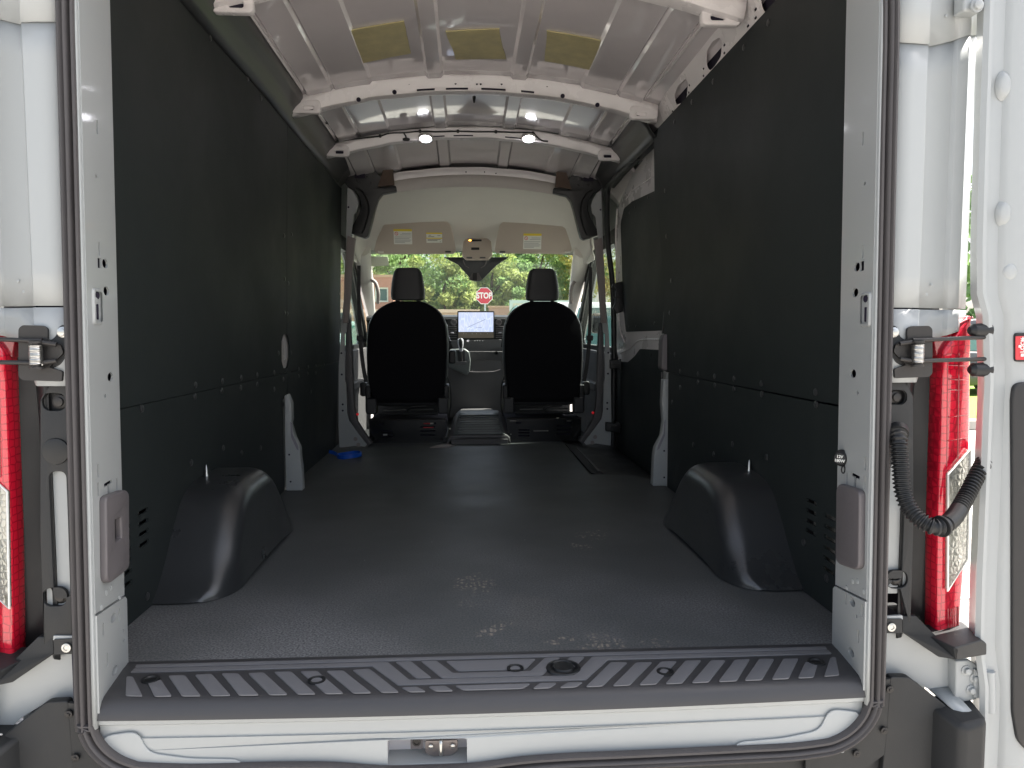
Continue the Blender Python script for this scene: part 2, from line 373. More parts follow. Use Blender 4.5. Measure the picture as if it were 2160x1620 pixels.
for (a, b_) in ((-4.62, 2.28), (-8, 1.9)):
    wd_, hh = (.67, .72) if a > -5 else (1., 1.)
    f = plate('window', [(a, b_), (a+wd_, b_), (a+wd_, b_+hh), (a, b_+hh)], .2, fy(36), frm, bb, holes=[[(a+.07, b_+.07), (a+.07, b_+hh-.07), (a+wd_-.07, b_+hh-.07), (a+wd_-.07, b_+.07)]])
    box('pane', a+.07, a+wd_-.07, 36.0, 36.03, b_+.07, b_+hh-.07, carglass, f, bevel=0)
lb_ = tag(empty('tan_building', (-3, 31, GZ)), 'low tan building with a flat trim band, behind the touch screen', 'building')
box('wall', -7, .38, 31, 34, GZ, 1.62, tanw, lb_, bevel=.02); box('trim_band', -7.05, .52, 30.94, 34.05, 1.62, 1.76, mat('tan_trim', (.58, .46, .33), .7), lb_); box('corner_post', .40, .56, 30.9, 31.06, GZ, 1.619, MATS['tan_trim'], lb_)
rb_ = tag(empty('brown_wall', (4, 34, GZ)), 'long brown wall right of the stop sign post', 'wall')
brw = brick_mat('brown_brick', (.36, .25, .18), (.32, .22, .16), (.36, .29, .23), 4)
box('brick_panel', 1.0, 12, 34, 34.3, GZ, 1.95, brw, rb_, bevel=0); box('coping', .95, 12.05, 33.95, 34.35, 1.951, 2.03, tanw, rb_)
sb = tag(empty('notice_board', (2.3, 22, GZ)), 'pale green framed notice board behind the passenger seat', 'notice board')
zt = at(1085, 633, y=22).z
plate('frame', [(1.30, .6), (3.4, .6), (3.4, zt), (1.30, zt)], .06, fy(22), frm, sb, holes=[[(1.40, .7), (1.40, zt-.1), (3.3, zt-.1), (3.3, .7)]])
box('panel', 1.40, 3.3, 22, 22.02, .7, zt-.1, mat('board_cream', (.66, .66, .50), .6, var=.2, vscale=6), sb, bevel=0)
multibox('post', [(1.30, 1.38, 21.98, 22.04, GZ, .6), (3.32, 3.4, 21.98, 22.04, GZ, .6)], frm, sb)

# stop sign
ss = at(1021.5, 624, y=27.5); sx, sz = ss.x, ss.z; rad = 17.3/FPX*29/math.cos(R(22.5))
sg = tag(empty('stop_sign', (sx, 27.5, GZ)), 'red octagonal stop sign reading STOP on a metal post', 'sign')
def octg(r): return [(sx+r*math.cos(R(22.5+45*i)), sz+r*math.sin(R(22.5+45*i))) for i in range(8)]
signred = mat('sign_red', (.60, .035, .06), .45); signwhite = mat('sign_white', (.85, .83, .80), .5)
# the sign's face and post are turned to the camera side, in van shade only from the sky
plate('rim', octg(rad), .006, fy(27.5), signwhite, sg); plate('face', octg(rad*.925), .004, fy(27.494), signred, sg)
text('lettering', 'STOP', rad*.90, signwhite, sg, lambda u, v, w_: (sx+u, 27.489+w_, sz+v), off=.012, sx=.80)
galv = mat('galvanised_steel', (.50, .58, .55), .4, .3, var=.1)
box('post', sx-.005, sx+.065, 27.51, 27.56, GZ, sz+rad*.9, galv, sg)

# cars
tyre = mat('tyre_rubber', (.02, .02, .02), .8); rimm = mat('alloy', (.5, .5, .52), .3, .9)
def car(cx, cy, ang, color, label, H=1.72, L=4.6, W=1.86, name='parked_car'):
    pm = mat('paint_'+str(len(MATS)), color, .25, coat=.6)
    root = tag(empty(name, (cx, cy, GZ)), label, 'car', 'cars parked outside the van'); ca, sa = math.cos(ang), math.sin(ang)
    def tr(l, wq, z): return (cx+l*ca-wq*sa, cy+l*sa+wq*ca, GZ+z)
    half = L/2
    low = [(-half, .35), (-half-.02, .75), (-half+.10, 1.02), (-half+.9, 1.08), (half-.1, 1.02), (half, .7), (half-.05, .35)]
    me_out = roundpoly(low, .12)
    arch = [(-half+.85, .34), (half-.85, .34)]
    plate('body', me_out, W, lambda u, v, w_: tr(u, w_*(1-.06*max(0, v-.6)), v), pm, root, bev=.06)
    gh = [(-half+.75, 1.03), (-half+1.55, H-.04), (-half+1.9, H), (half-.65, H-.02), (half-.12, 1.03)]
    cabp = roundpoly(gh, .15)
    plate('roof', cabp, W-.16, lambda u, v, w_: tr(u, w_*(1-.22*(v-1.0)), v), pm, root, bev=.05)
    win = roundpoly([(-half+1.08, 1.08), (-half+1.66, H-.12), (half-.85, H-.13), (half-.42, 1.08)], .06)
    for s in (-1, 1):
        plate('side_window', win, .012, lambda u, v, w_: tr(u, s*((W-.16)/2*(1-.22*(v-1.0))+.004)+w_, v), carglass, root)
    grid('windscreen', [[tr(-half+.80, s*.74, 1.06), tr(-half+1.50, s*.66, H-.08)] for s in (-1, 1)], carglass, root, solid=.03)
    grid('rear_window', [[tr(half-.17, s*.72, 1.10), tr(half-.60, s*.64, H-.10)] for s in (-1, 1)], carglass, root, solid=.03)
    for l in (-half+.85, half-.85):
        for s in (-1, 1):
            wh = lathe('wheel', tr(l, s*(W/2-.12), .34), (-sa, ca, 0), [(-.11, .20), (-.11, .33), (.11, .33), (.11, .20)], tyre, root, seg=24, bevel=.02)
            lathe('rim', tr(l, s*(W/2-.02), .34), (-sa*s, ca*s, 0), [(-.02, .21), (.012, .21), (.02, .05), (.025, 0)], rimm, wh, seg=20)
    for s in (-1, 1): box('headlight', *sorted((tr(-half+.01, s*.7, 0)[0]-.09, tr(-half+.01, s*.7, 0)[0]+.09)), *sorted((tr(-half+.01, s*.7, 0)[1]-.09, tr(-half+.01, s*.7, 0)[1]+.09)), GZ+.72, GZ+.86, glassy, root)
    return root
glassy = mat('lamp_lens', (.7, .72, .74), .1)
car(2.1, 14.6, 0, (.74, .76, .76), 'white car parked side-on ahead of the windscreen, right of the touch screen', H=2.1, L=5.2)
car(-3.45, 15.2, R(90), (.30, .42, .42), 'teal-grey car seen through the left cab door window', H=1.75)
car(4.7, 17.6, R(90), (.45, .52, .50), 'silver car seen through the right cab door window', H=1.8)
car(10.9, 14.2, R(8), (.03, .03, .035), 'dark car glimpsed between the right tail light and the open rear door', H=1.75)

# ================================================================== VAN
V = tag(empty('cargo_van', (0, 1.5, GZ)), 'white cargo van seen from behind with its rear doors open and black-lined hold empty', 'van')

# --- floor liner
def floor_mat():
    mt = mat('floor_rubber', (.030, .033, .035), .48, bump=.3, bscale=420, bdist=.0006); t = mt.node_tree; b = t.nodes['Principled BSDF']
    g = t.nodes.new('ShaderNodeNewGeometry')
    def noise(s, d=5):
        n = t.nodes.new('ShaderNodeTexNoise'); n.inputs['Scale'].default_value = s; n.inputs['Detail'].default_value = d; t.links.new(g.outputs['Position'], n.inputs['Vector']); return n
    def math_(op, a, b_=None, v=None):
        n = t.nodes.new('ShaderNodeMath'); n.operation = op; n.use_clamp = op in ('MULTIPLY', 'ADD') and False
        t.links.new(a, n.inputs[0])
        if b_ is not None: t.links.new(b_, n.inputs[1])
        if v is not None: n.inputs[1].default_value = v
        return n.outputs[0]
    def mrange(s, a, b_, c=0., d=1.):
        n = t.nodes.new('ShaderNodeMapRange'); n.inputs[1].default_value = a; n.inputs[2].default_value = b_; n.inputs[3].default_value = c; n.inputs[4].default_value = d
        t.links.new(s, n.inputs[0]); return n.outputs[0]
    dust = mrange(noise(1.9, 8).outputs[0], .42, .72); fine = mrange(noise(210, 2).outputs[0], .35, .7)
    sep = t.nodes.new('ShaderNodeSeparateXYZ'); t.links.new(g.outputs['Position'], sep.inputs[0])
    near = mrange(sep.outputs[1], 1.6, .1)          # dust trodden in at the rear edge
    dm = math_('MULTIPLY', math_('ADD', dust, v=.35), near); dm = math_('MULTIPLY', dm, fine)
    mx = t.nodes.new('ShaderNodeMix'); mx.data_type = 'RGBA'; mx.inputs[6].default_value = (.066, .072, .072, 1); mx.inputs[7].default_value = (.34, .335, .345, 1)
    t.links.new(math_('MULTIPLY', dm, v=.75), mx.inputs[0])
    # shoe prints: oval masks broken by a tread pattern
    cur = mx.outputs[2]
    prints = [(1003, 1232, 48, 22, 6, .75), (995, 1272, 40, 10, 4, .3), (1040, 1327, 22, 20, -40, .95), (1250, 1128, 36, 11, -8, .6), (1228, 1152, 22, 9, 35, .6), (1275, 1362, 52, 26, 10, .55), (1385, 1362, 42, 18, 0, .35), (1175, 1352, 50, 8, 20, .8), (1120, 1290, 60, 45, 0, .16)]
    for (px, py, a, b_, rot, stg) in prints:
        c = at(px, py, z=0); ex = abs(at(px+a, py, z=0).x-c.x); ey = abs(at(px, py-b_, z=0).y-c.y)
        mp = t.nodes.new('ShaderNodeMapping'); mp.vector_type = 'TEXTURE'; mp.inputs['Location'].default_value = (c.x, c.y, 0); mp.inputs['Rotation'].default_value = (0, 0, R(rot)); mp.inputs['Scale'].default_value = (ex, ey, 1)
        t.links.new(g.outputs['Position'], mp.inputs[0]); ln = t.nodes.new('ShaderNodeVectorMath'); ln.operation = 'LENGTH'; t.links.new(mp.outputs[0], ln.inputs[0])
        wob = math_('ADD', ln.outputs['Value'], math_('MULTIPLY', math_('ADD', noise(26).outputs[0], v=-.5), v=1.1))
        mk = mrange(wob, 1.05, .70)
        vo = t.nodes.new('ShaderNodeTexVoronoi'); vo.feature = 'DISTANCE_TO_EDGE'; vo.inputs['Scale'].default_value = 55 if stg < .9 else 40; t.links.new(g.outputs['Position'], vo.inputs['Vector'])
        tread = mrange(vo.outputs['Distance'], .12, .22) if stg > .2 else fine
        wv = t.nodes.new('ShaderNodeTexWave'); wv.inputs['Scale'].default_value = 26; wv.inputs['Distortion'].default_value = 2.5; t.links.new(g.outputs['Position'], wv.inputs['Vector'])
        br = mrange(noise(38, 3).outputs[0], .36, .5)
        f = math_('MULTIPLY', math_('MULTIPLY', mk, tread), math_('MULTIPLY', br, math_('ADD', mrange(wv.outputs['Fac'], .35, .6), v=.5)) if stg > .2 else mk)
        f = math_('MULTIPLY', f, v=stg)
        m2 = t.nodes.new('ShaderNodeMix'); m2.data_type = 'RGBA'; m2.inputs[7].default_value = (.32, .275, .225, 1); t.links.new(cur, m2.inputs[6]); t.links.new(f, m2.inputs[0]); cur = m2.outputs[2]
    # lint specks
    vo = t.nodes.new('ShaderNodeTexVoronoi'); vo.inputs['Scale'].default_value = 9; t.links.new(g.outputs['Position'], vo.inputs['Vector'])
    sp = mrange(vo.outputs['Distance'], .022, .012)
    m3 = t.nodes.new('ShaderNodeMix'); m3.data_type = 'RGBA'; m3.inputs[7].default_value = (.5, .5, .48, 1); t.links.new(cur, m3.inputs[6]); t.links.new(sp, m3.inputs[0]); cur = m3.outputs[2]
    t.links.new(cur, b.inputs['Base Color'])
    rg = mrange(noise(1.3, 6).outputs[0], .35, .65, .42, .60); t.links.new(rg, b.inputs['Roughness'])
    return mt
stp = [(.585, 3.42), (.575, 2.22), (.80, 2.18), (.885, 2.0)]
plate('floor_liner', [(-.888, .10), (.888, .10), (.888, 1.98)] + stp[::-1][1:] + [(-.888, 3.42)], .006, fz(-.003), floor_mat(), V)
plate('step_mat', roundpoly([(.59, 3.30), (.59, 2.24), (.80, 2.20), (.86, 2.08), (.91, 2.08), (.91, 3.30)], .02), .006, lambda u, v, w_: (u, v, -.004-.22*max(0, (u-.60))**1.2+w_), mat('step_rubber', (.018, .018, .02), .6, bump=.3, bscale=300, bdist=.001), V)
for i in range(4):
    box('step_rib', .64+.045*i, .655+.045*i, 2.34, 3.15, -.016-.012*i, -.006-.012*i, dgrey, V, bevel=.003)
box('underbody', -.90, .90, .045, 3.5, -.16, -.012, blk, V, bevel=.01)
box('step_riser', .90, .94, 2.0, 3.3, -.4, -.10, blk, V)

# --- sill plate with tread pads
ty0, ty1 = -.052, .125
prof = [(.128, -.004), (.125, .0015), (.02, .0015), (-.030, .001), (-.044, -.003), (-.056, -.014), (-.060, -.034), (-.052, -.036), (-.045, -.012)]
rows = []
for i in range(25):
    t_ = i/24; x = -.782+1.564*t_; xx = x
    bw = .018*(1-(x/.782)**2)
    rows.append([(xx*(1+.012*min(1, max(0, (y+.06)/.18))), y-(bw if y < .03 else 0), z) for y, z in prof])
sp = grid('sill_plate', rows, sillp, V, closed=True, caps=True, ang=40)
def zo4(u, v): return (520+u/3.724, 1300+v/3.724)
def zo3(u, v): return (u/4, 1260+v/4)
pads = [[(246,1428),(280,1428),(301,1469),(265,1468)],[(312,1441),(339,1434),(362,1470),(325,1471)],[(355,1426),(390,1425),(422,1471),(382,1472)],[(411,1424),(446,1422),(484,1472),(444,1472)],[(467,1421),(502,1421),(544,1471),(502,1472)],
 [(523,1421),(556,1419),(605,1470),(566,1472)],[(578,1418),(614,1417),(664,1470),(626,1471)],[(633,1417),(669,1416),(723,1469),(685,1470)],[(688,1416),(724,1415),(782,1468),(744,1469)],[(743,1414),(779,1411),(841,1466),(805,1467)],
 [zo4(1170,360),zo4(1290,355),zo4(1455,485),zo4(1335,490)],[zo4(1215,562),zo4(1335,555),zo4(1410,612),zo4(1280,618)],[zo4(1425,555),zo4(1560,548),zo4(1625,605),zo4(1490,610)]]
ZS = .0022
def W3(pts, z=ZS): return [(at(a, b, z=z).x, at(a, b, z=z).y) for a, b in pts]
for pd in pads:
    wp = W3(pd)
    wp = [(max(-.765, min(.765, a)), max(-.036-.018*(1-(a/.782)**2), b)) for a, b in wp]
    for q in (wp, mir(wp)): plate('tread_pad', roundpoly(q, .006, 3), .0025, fz(ZS), padm, sp, bev=.0006)
def symm(left):   # left half points from outside to the centre line, mirrored to a full outline
    return left+[(-a, b) for a, b in left[::-1]]
top = W3([zo4(1565,355),zo4(1660,432)]); plate('tread_pad', symm(top) if False else roundpoly([top[0], (-top[0][0], top[0][1]), (-top[1][0], top[1][1]), top[1]], .006, 3), .0025, fz(ZS), padm, sp, bev=.0006)
b3 = W3([zo4(1370,355),zo4(1492,352),zo4(1622,449),zo4(1535,488)])
m3_ = [(b3[0]), b3[1], b3[2], (-b3[2][0], b3[2][1]), (-b3[1][0], b3[1][1]), (-b3[0][0], b3[0][1]), (-b3[3][0], b3[3][1]), b3[3]]
plate('tread_pad', roundpoly(m3_, .004, 3), .0025, fz(ZS), padm, sp, bev=.0006)
bA = W3([(272,1412),zo4(0,405),zo4(985,372)]); yb = [.080, .066]
c1 = W3([zo4(1110,362),zo4(1280,503),zo4(1190,543),zo4(985,393)])
big = [(-.765, c1[0][1]+.001), c1[0], c1[1], (-c1[1][0], c1[1][1]), (-c1[0][0], c1[0][1]), (.765, c1[0][1]+.001), (.765, c1[3][1]), (-c1[3][0], c1[3][1]), (-c1[2][0], c1[2][1]), c1[2], c1[3], (-.765, c1[3][1])]
plate('tread_band', roundpoly(big, .003, 2), .0025, fz(ZS), padm, sp, bev=.0005)
yt = c1[0][1]+.006
plate('tread_band', [(-.765, yt), (.765, yt), (.768, yt+.014), (-.768, yt+.014)], .0025, fz(ZS), padm, sp, bev=.0005)
lo = W3([zo4(1635,548),zo4(1705,603)]); lo[1] = (lo[1][0], max(lo[1][1], -.052)); plate('tread_pad', roundpoly([lo[0], (-lo[0][0], lo[0][1]), (-lo[1][0], lo[1][1]), lo[1]], .006, 3), .0025, fz(ZS), padm, sp, bev=.0006)
for (px, py) in ((318, 1434), (668, 1436), (1087, 1411), (1403, 1418), (1722, 1397)):
    c = at(px, py, z=.002); lathe('screw_cup', c, (0, 0, 1), [(0, .0185), (.003, .018), (.0035, .013), (.0005, .010), (.0005, 0)], blk, sp, seg=24)
c = at(1188, 1410, z=.002)
lathe('round_cap', c, (0, 0, 1), [(0, .038), (.004, .036), (.005, .030), (.0005, .026), (.001, .024), (.006, .022), (.0075, .016), (.0075, 0)], blk, sp, seg=32)

# --- white lower sill (below the plate)
zb = lambda x: -.155-.012*math.exp(-((x+.13)/.2)**2)
rows = []
for i in range(41):
    x = -.775+1.55*i/40
    mid = .006*math.exp(-((x+.12)/.14)**4)
    bw = .014*(1-(x/.775)**2); rows.append([(x, -.030, -.026), (x, -.051-bw, -.031), (x, -.056-bw, -.037), (x, -.054-bw, -.045), (x, -.046-bw, -.051), (x, -.0445-bw, -.074-mid), (x, -.0450-bw, -.084-mid)])
ds = grid('door_sill', rows, paint, V, ang=25)
hole = roundpoly([(at(818,1557,y=-.055).x, -.154), (at(818,1557,y=-.055).x, at(818,1557,y=-.055).z), (at(985,1553,y=-.055).x, at(985,1553,y=-.055).z), (at(985,1553,y=-.055).x, -.154)], .006)
plate('sill_face', [(-.775+.05*k, -.077) for k in range(32)] + [(.775, -.105), (.735, -.158)] + [(.70-.05*k, -.158) for k in range(29)] + [(-.735, -.158), (-.775, -.105)], .006, lambda u, v, w_: (u, -.0455-.014*(1-(u/.775)**2)+w_, v), paint, ds, holes=[hole])
hx0, hx1 = at(818, 1557, y=-.055).x, at(985, 1553, y=-.055).x; hz = at(818, 1557, y=-.055).z
box('recess_back', hx0-.02, hx1+.02, .0, .004, -.22, hz+.03, paint_in, ds); box('recess_shelf', hx0-.02, hx1+.02, -.055, .0, -.150, -.146, paint, ds)
box('recess_side', hx0-.02, hx0-.003, -.054, .0, -.22, hz+.03, paint_in, ds); box('recess_side', hx1+.003, hx1+.02, -.054, .0, -.22, hz+.03, paint_in, ds)
stx = at(930, 1580, y=-.02).x
strm = mat('striker_steel', (.24, .21, .20), .4, .5, bump=.1, bscale=120)
plate('striker_plate', roundpoly(XZ(-.034, [(897, 1563), (966, 1561), (965, 1584), (950, 1594), (912, 1596), (897, 1588)]), .004), .004, fy(-.032), strm, ds, bev=.0008)
sa, sb2 = at(930, 1561, y=-.05), at(930, 1590, y=-.05)
tube('striker_loop', smoothpath([(sa.x, -.034, sa.z), (sa.x, -.052, sa.z-.002), (sa.x, -.052, sb2.z), (sa.x, -.034, sb2.z)], 4), .004, steel, ds)
for px, py in ((909, 1574), (955, 1573)):
    c = at(px, py, y=-.036); lathe('bolt', c, (0, -1, 0), [(0, .005), (.003, .005), (.004, .003)], steel, ds, seg=8)
plate('bracket', XZ(-.034, [(866, 1556), (892, 1556), (892, 1580), (866, 1580)]), .003, fy(-.032), MATS['grey_plastic'], ds)
c = at(879, 1564, y=-.034); lathe('bolt', c, (0, -1, 0), [(0, .009), (.003, .009), (.003, .006), (.001, .005), (.001, 0)], steeld, ds, seg=14)
for s in (-1, 1):   # pressed corner swages
    plate('swage', roundpoly([(s*.70, -.060), (s*.68, -.105), (s*.60, -.118), (s*.50, -.122), (s*.49, -.16), (s*.62, -.17), (s*.76, -.14), (s*.77, -.07)][::s], .02), .004, lambda u, v, w_: (u, -.050-.014*(1-(u/.775)**2)+w_, v), paint, ds, bev=.0018)

box('bumper_top', -.86, .86, -.030, -.02, -.42, -.164, blk2, V)
# --- rubber weatherstrip loop
xo = lambda z: .8165-.0195*max(0, min(1.4, z))/1.35
path = []
for s in (1, -1):
    side = [(s*(xo(z)-.019), z) for z in (-.03, .2, .5, .8, 1.1, 1.35)]
    arc = [(s*(.670+.1265*math.cos(a)), -.030+.1135*math.sin(a)) for a in [R(-80+10*i) for i in range(0, 8)]]
    if s == 1:
        path += [(x, -.147-.014*math.exp(-((x+.13)/.17)**4)) for x in np.linspace(-.6, .62, 14)]
        path += arc + side[0:]
        path += [(.765, 1.5), (.74, 1.62), (.66, 1.69), (0, 1.71), (-.66, 1.69), (-.74, 1.62), (-.765, 1.5)]
        first = True
    else:
        path += side[::-1] + arc[::-1]
P3 = smoothpath([(x, -.014*max(0, 1-(x/.7)**2) if z < -.1 else 0, z) for x, z in path], 3, closed=True)
prof = [(-.019, 0), (-.019, -.010), (-.0165, -.016), (-.012, -.0165), (-.0095, -.011), (-.0085, -.004), (-.006, -.0035), (-.004, -.010), (-.001, -.016), (.002, -.0165), (.0045, -.011), (.0055, -.006), (.008, -.009), (.012, -.012), (.0165, -.010), (.019, -.002), (.019, .002)]
rows = []; N = len(P3)
for i in range(N):
    t_ = (P3[(i+1) % N]-P3[i-1]).normalized(); n = Vector((t_.z, 0, -t_.x))
    rows.append([P3[i]+n*a+Vector((0, -.052+b, 0)) for a, b in prof])
rows.append(rows[0]); grid('door_seal', rows, rubber, V, ang=60)

# --- jambs
def jx(s):
    return lambda y, z: s*(.7725-.0115*z+.026*(y+.06)/.18)
def mk_hole(c, kind):
    y, z = c.y, c.z
    if kind == 'slot': return rr(y-.0045, z-.014, y+.0045, z+.014, .0035, 2)
    if kind == 'sq': return rr(y-.011, z-.010, y+.011, z+.010, .001, 1)
    if kind == 'oval': return ell(y, z, .0165, .0095)
    if kind == 'sov': return ell(y, z, .0105, .0075)
    if kind == 'dot': return ell(y, z, .006, .004, 8)
    if kind == 'T': return [(y-.024, z+.010), (y-.024, z+.003), (y-.006, z+.003), (y-.003, z-.022), (y+.008, z-.022), (y+.006, z+.003), (y+.024, z+.003), (y+.024, z+.010)]
jh = {-1: [((203, 268), 'slot'), ((207, 525), 'slot'), ((208, 555), 'sq'), ((219.5, 556), 'oval'), ((222, 614), 'oval'), ((230.5, 795), 'oval'), ((204.5, 993), 'slot'), ((205, 1032), 'slot'), ((226, 1026), 'T'), ((244.5, 1022), 'slot'), ((200.5, 372), 'dot'), ((220, 835), 'dot')],
      1: [((1822, 292), 'slot'), ((1822, 531), 'slot'), ((1820, 561), 'sq'), ((1809.5, 563), 'oval'), ((1806, 617), 'oval'), ((1801.5, 788), 'oval'), ((1827, 978), 'slot'), ((1826, 1018), 'slot'), ((1806, 1010), 'T'), ((1788, 1010), 'slot'), ((1826, 387), 'dot'), ((1811, 829), 'dot')]}
lowh = {-1: [((234.5, 1303), 'oval'), ((247.5, 1297), 'slot'), ((213, 1328), 'slot'), ((256, 1331), 'dot'), ((257, 1351), 'dot'), ((222, 1391), 'slot'), ((238, 1414), 'oval')],
        1: [((1788.5, 1262), 'slot'), ((1802, 1270), 'oval'), ((1823, 1288), 'slot'), ((1811, 1300), 'dot'), ((1814.5, 1342), 'slot'), ((1799.5, 1376), 'oval')]}
for s in (-1, 1):
    f = jx(s)
    fn = lambda u, v, w_, f=f: (f(u, v)+w_, u, v)
    zs0, zs1 = (at(262, 1255, y=.12).z, at(203, 1292, y=-.05).z) if s < 0 else (at(1772, 1233, y=.12).z, at(1838, 1262, y=-.05).z)
    holes = [mk_hole(hit(*p, f, s*.78), k)[::-1] for p, k in jh[s]]
    outer = [(-.058, zs1), (.12, zs0)] + [(.12, z) for z in (.5, 1.0, 1.35)] + [(.118, 1.5), (.10, 1.62), (-.058, 1.66), (-.058, 1.0), (-.058, .5)]
    j = plate('door_jamb', outer, .004, fn, paint, V, holes=holes)
    outer = [(-.058, -.02), (.00, -.004), (.128, .0), (.128, zs0-.012), (.118, zs0-.003), (-.058, zs1-.004)]
    holes = [mk_hole(hit(*p, f, s*.78), k)[::-1] for p, k in lowh[s]]
    plate('jamb_foot', outer, .009, fn, paint, j, holes=holes)
    # turned flange next to the seal, and the return behind
    grid('jamb_flange', [[(f(-.058, z), -.056, z), (f(-.058, z)+s*.002, -.062, z), (f(-.058, z)+s*.008, -.063, z)] for z in np.linspace(-.05, 1.6, 12)], paint, j, solid=.003)
    box('jamb_shade_block', *sorted((s*.800, s*.858)), -.034, .124, .62, 1.62, shade_dark, j, bevel=0); box('jamb_shade_block', *sorted((s*.796, s*.812)), -.038, .124, .12, .62, shade_dark, j, bevel=0); box('jamb_shade_block', *sorted((s*.800, s*.826)), -.040, .124, .0, .119, shade_dark, j, bevel=0)  # solid dark blocks put in as the shade seen through the jamb holes
    grid('jamb_return', [[(f(.12, z), .12, z), (f(.12, z)+s*.008, .127, z), (s*.905, .129, z)] for z in (0, .5, 1.0, 1.6)], paint, j, solid=.003)
    # small spot-weld dimples / plugs
    for (px, py) in (((200, 632), (232, 1240), (222, 1250), (250, 1260), (212, 1282)) if s < 0 else ((1829, 635), (1801, 1226), (1788, 1240), (1811, 1226), (1824, 1248))):
        c = hit(px, py, f, s*.78); lathe('weld_spot', c, (-s, 0, 0), [(0, .006), (.0035, .0055), (.004, .003)], paint, j, seg=12)
    # pressed pocket with slot
    px0 = (202, 647) if s < 0 else (1829, 653)
    c = hit(*px0, f, s*.78)
    grid('pressed_pocket', [[(f(c.y+a*1, c.z+b)-s*h, c.y+a, c.z+b) for a, b in rr(-.026+d, -.036+d, .026-d, .036-d, .008-d*.3, 4)] for d, h in ((0, .0015), (.003, .006), (.007, .0065))], paint, j, closed=True)
    q = [(c.y+.000, c.z+.022), (c.y+.000, c.z-.010)]
    lathe('pocket_shade_disc', (f(*q[0])-s*.003, *q[0]), (-s, 0, 0), [(0, .0075), (.0015, .0075), (.0016, 0)], shade_dark, j, seg=14)  # dark disc painted on as the shade of a small hole
    plate('pocket_slot_shade', rr(q[1][0]-.003, q[1][1]-.015, q[1][0]+.003, q[1][1]+.015, .002, 2), .003, lambda u, v, w_, f=f, s=s: (f(u, v)-s*.003+w_, u, v), shade_dark, j)  # dark plate painted in as the shade of the slot, no opening cut
    # plastic cover
    if s < 0: cp = [(207, 1052), (213, 1045), (249, 1033), (257, 1040), (258, 1195), (251, 1204), (216, 1231), (209, 1224)]
    else: cp = [(1778, 1030), (1784, 1020), (1822, 1032), (1828, 1040), (1826, 1196), (1818, 1202), (1783, 1190), (1776, 1180)]
    cc_ = [hit(a, b, f, s*.78) for a, b in cp]; poly = [(p.y, p.z) for p in cc_]
    hol = []
    if s < 0:
        h0 = [hit(a, b, f, s*.78) for a, b in ((226, 1097), (239, 1091), (241, 1135), (227, 1144))]; hol = [roundpoly([(p.y, p.z) for p in h0][::-1], .004, 3)]
    cv = plate('jamb_cover', roundpoly(poly, .012), .016, lambda u, v, w_, f=f, s=s: (f(u, v)-s*.008+w_, u, v), greyp, V, holes=hol, bev=.004, ang=50)
    if s < 0: mesh('latch_window', [(f(p.y, p.z)-s*.004, p.y, p.z) for p in h0], [(0, 1, 2, 3)], blk, cv)
# 12V socket cap on the right jamb
f = jx(1); c = hit(1781, 966, f, .8); c.x -= .004
ps = lathe('power_socket', c, (-.72, -.70, .05), [(-.02, .017), (.0, .019), (.004, .019), (.006, .016), (.008, .015), (.016, .0145), (.018, .012), (.018, 0)], blk, V, seg=28)
fwd = Vector((-.72, -.70, .05)).normalized(); rt = Vector((.70, -.72, 0)).normalized(); upv = rt.cross(fwd)*-1
upv = Vector((0, 0, 1)); upv = (upv-fwd*upv.dot(fwd)).normalized(); rt = upv.cross(fwd)
for body, dz in (('12V', .004), ('180W', -.005)):
    text('lettering', body, .0088, whitep, ps, lambda u, v, w_, dz=dz: tuple(c+fwd*(.0186+w_)+rt*u+upv*(v+dz)), off=.0002)
tube('cap_loop', [c+Vector((-.004, -.012, -.018))+Vector((.004*math.cos(a), 0, .008*math.sin(a)-.006)) for a in [i*math.pi/5 for i in range(10)]], .0016, blk, ps, closed=True, seg=6)

# --- rear outer body corners
for s in (-1, 1):
    cs = [(.800, -.046), (.838, -.044), (.862, -.040), (.874, -.022), (.905, -.010), (.940, .0), (.946, -.007), (.968, -.008), (.976, .0), (.985, .012), (1.004, .022), (1.016, .05), (1.02, .12)]
    zu = lambda x: 1.292+max(0, (x-.865))*.33   # upper seam climbs outwards
    zl = lambda x: .772
    def sect(z0f, z1f, dy, n=6):
        rows = []
        for i in range(n+1):
            r_ = []
            for x, y in cs:
                z0, z1 = z0f(x), z1f(x); z = z0+(z1-z0)*i/n
                k = 1.006
                r_.append((s*(x if x < .85 else x*k), y+dy, z))
            rows.append(r_)
        return rows
    bp_ = grid('rear_corner_panel', sect(zu, lambda x: 1.75, -.003), paint, V, ang=28, solid=.002)
    grid('rear_corner_panel', sect(zl, lambda x: zu(x)+.006, 0, 8), paint, V, ang=28, solid=.002)
    grid('rear_corner_panel', sect(lambda x: .62 if x < .9 else .70+(x-.9)*.35, lambda x: zl(x)-.003, -.002, 3), paint, V, ang=28, solid=.002)
    for (x, z) in ((.885, 1.33), (.92, 1.36), (.955, 1.40), (.955, 1.1), (.955, 1.02), (.957, .92), (.955, .84), (.91, .82), (.90, .80), (.957, 1.22)):
        lathe('weld_spot', (s*x, -.006 if x > .93 else -.014, z), (0, -1, 0), [(0, .003), (.0015, .0028), (.002, .001)], paint, bp_, seg=10)
    # body side skin, and inner skin for the hold (keeps daylight out)
    if s < 0:
        box('body_side', -1.02, -1.0, .12, 3.40, -.35, 1.78, paint, V)
    else:
        box('body_side', 1.0, 1.02, .12, 2.0, -.35, 1.78, paint, V)
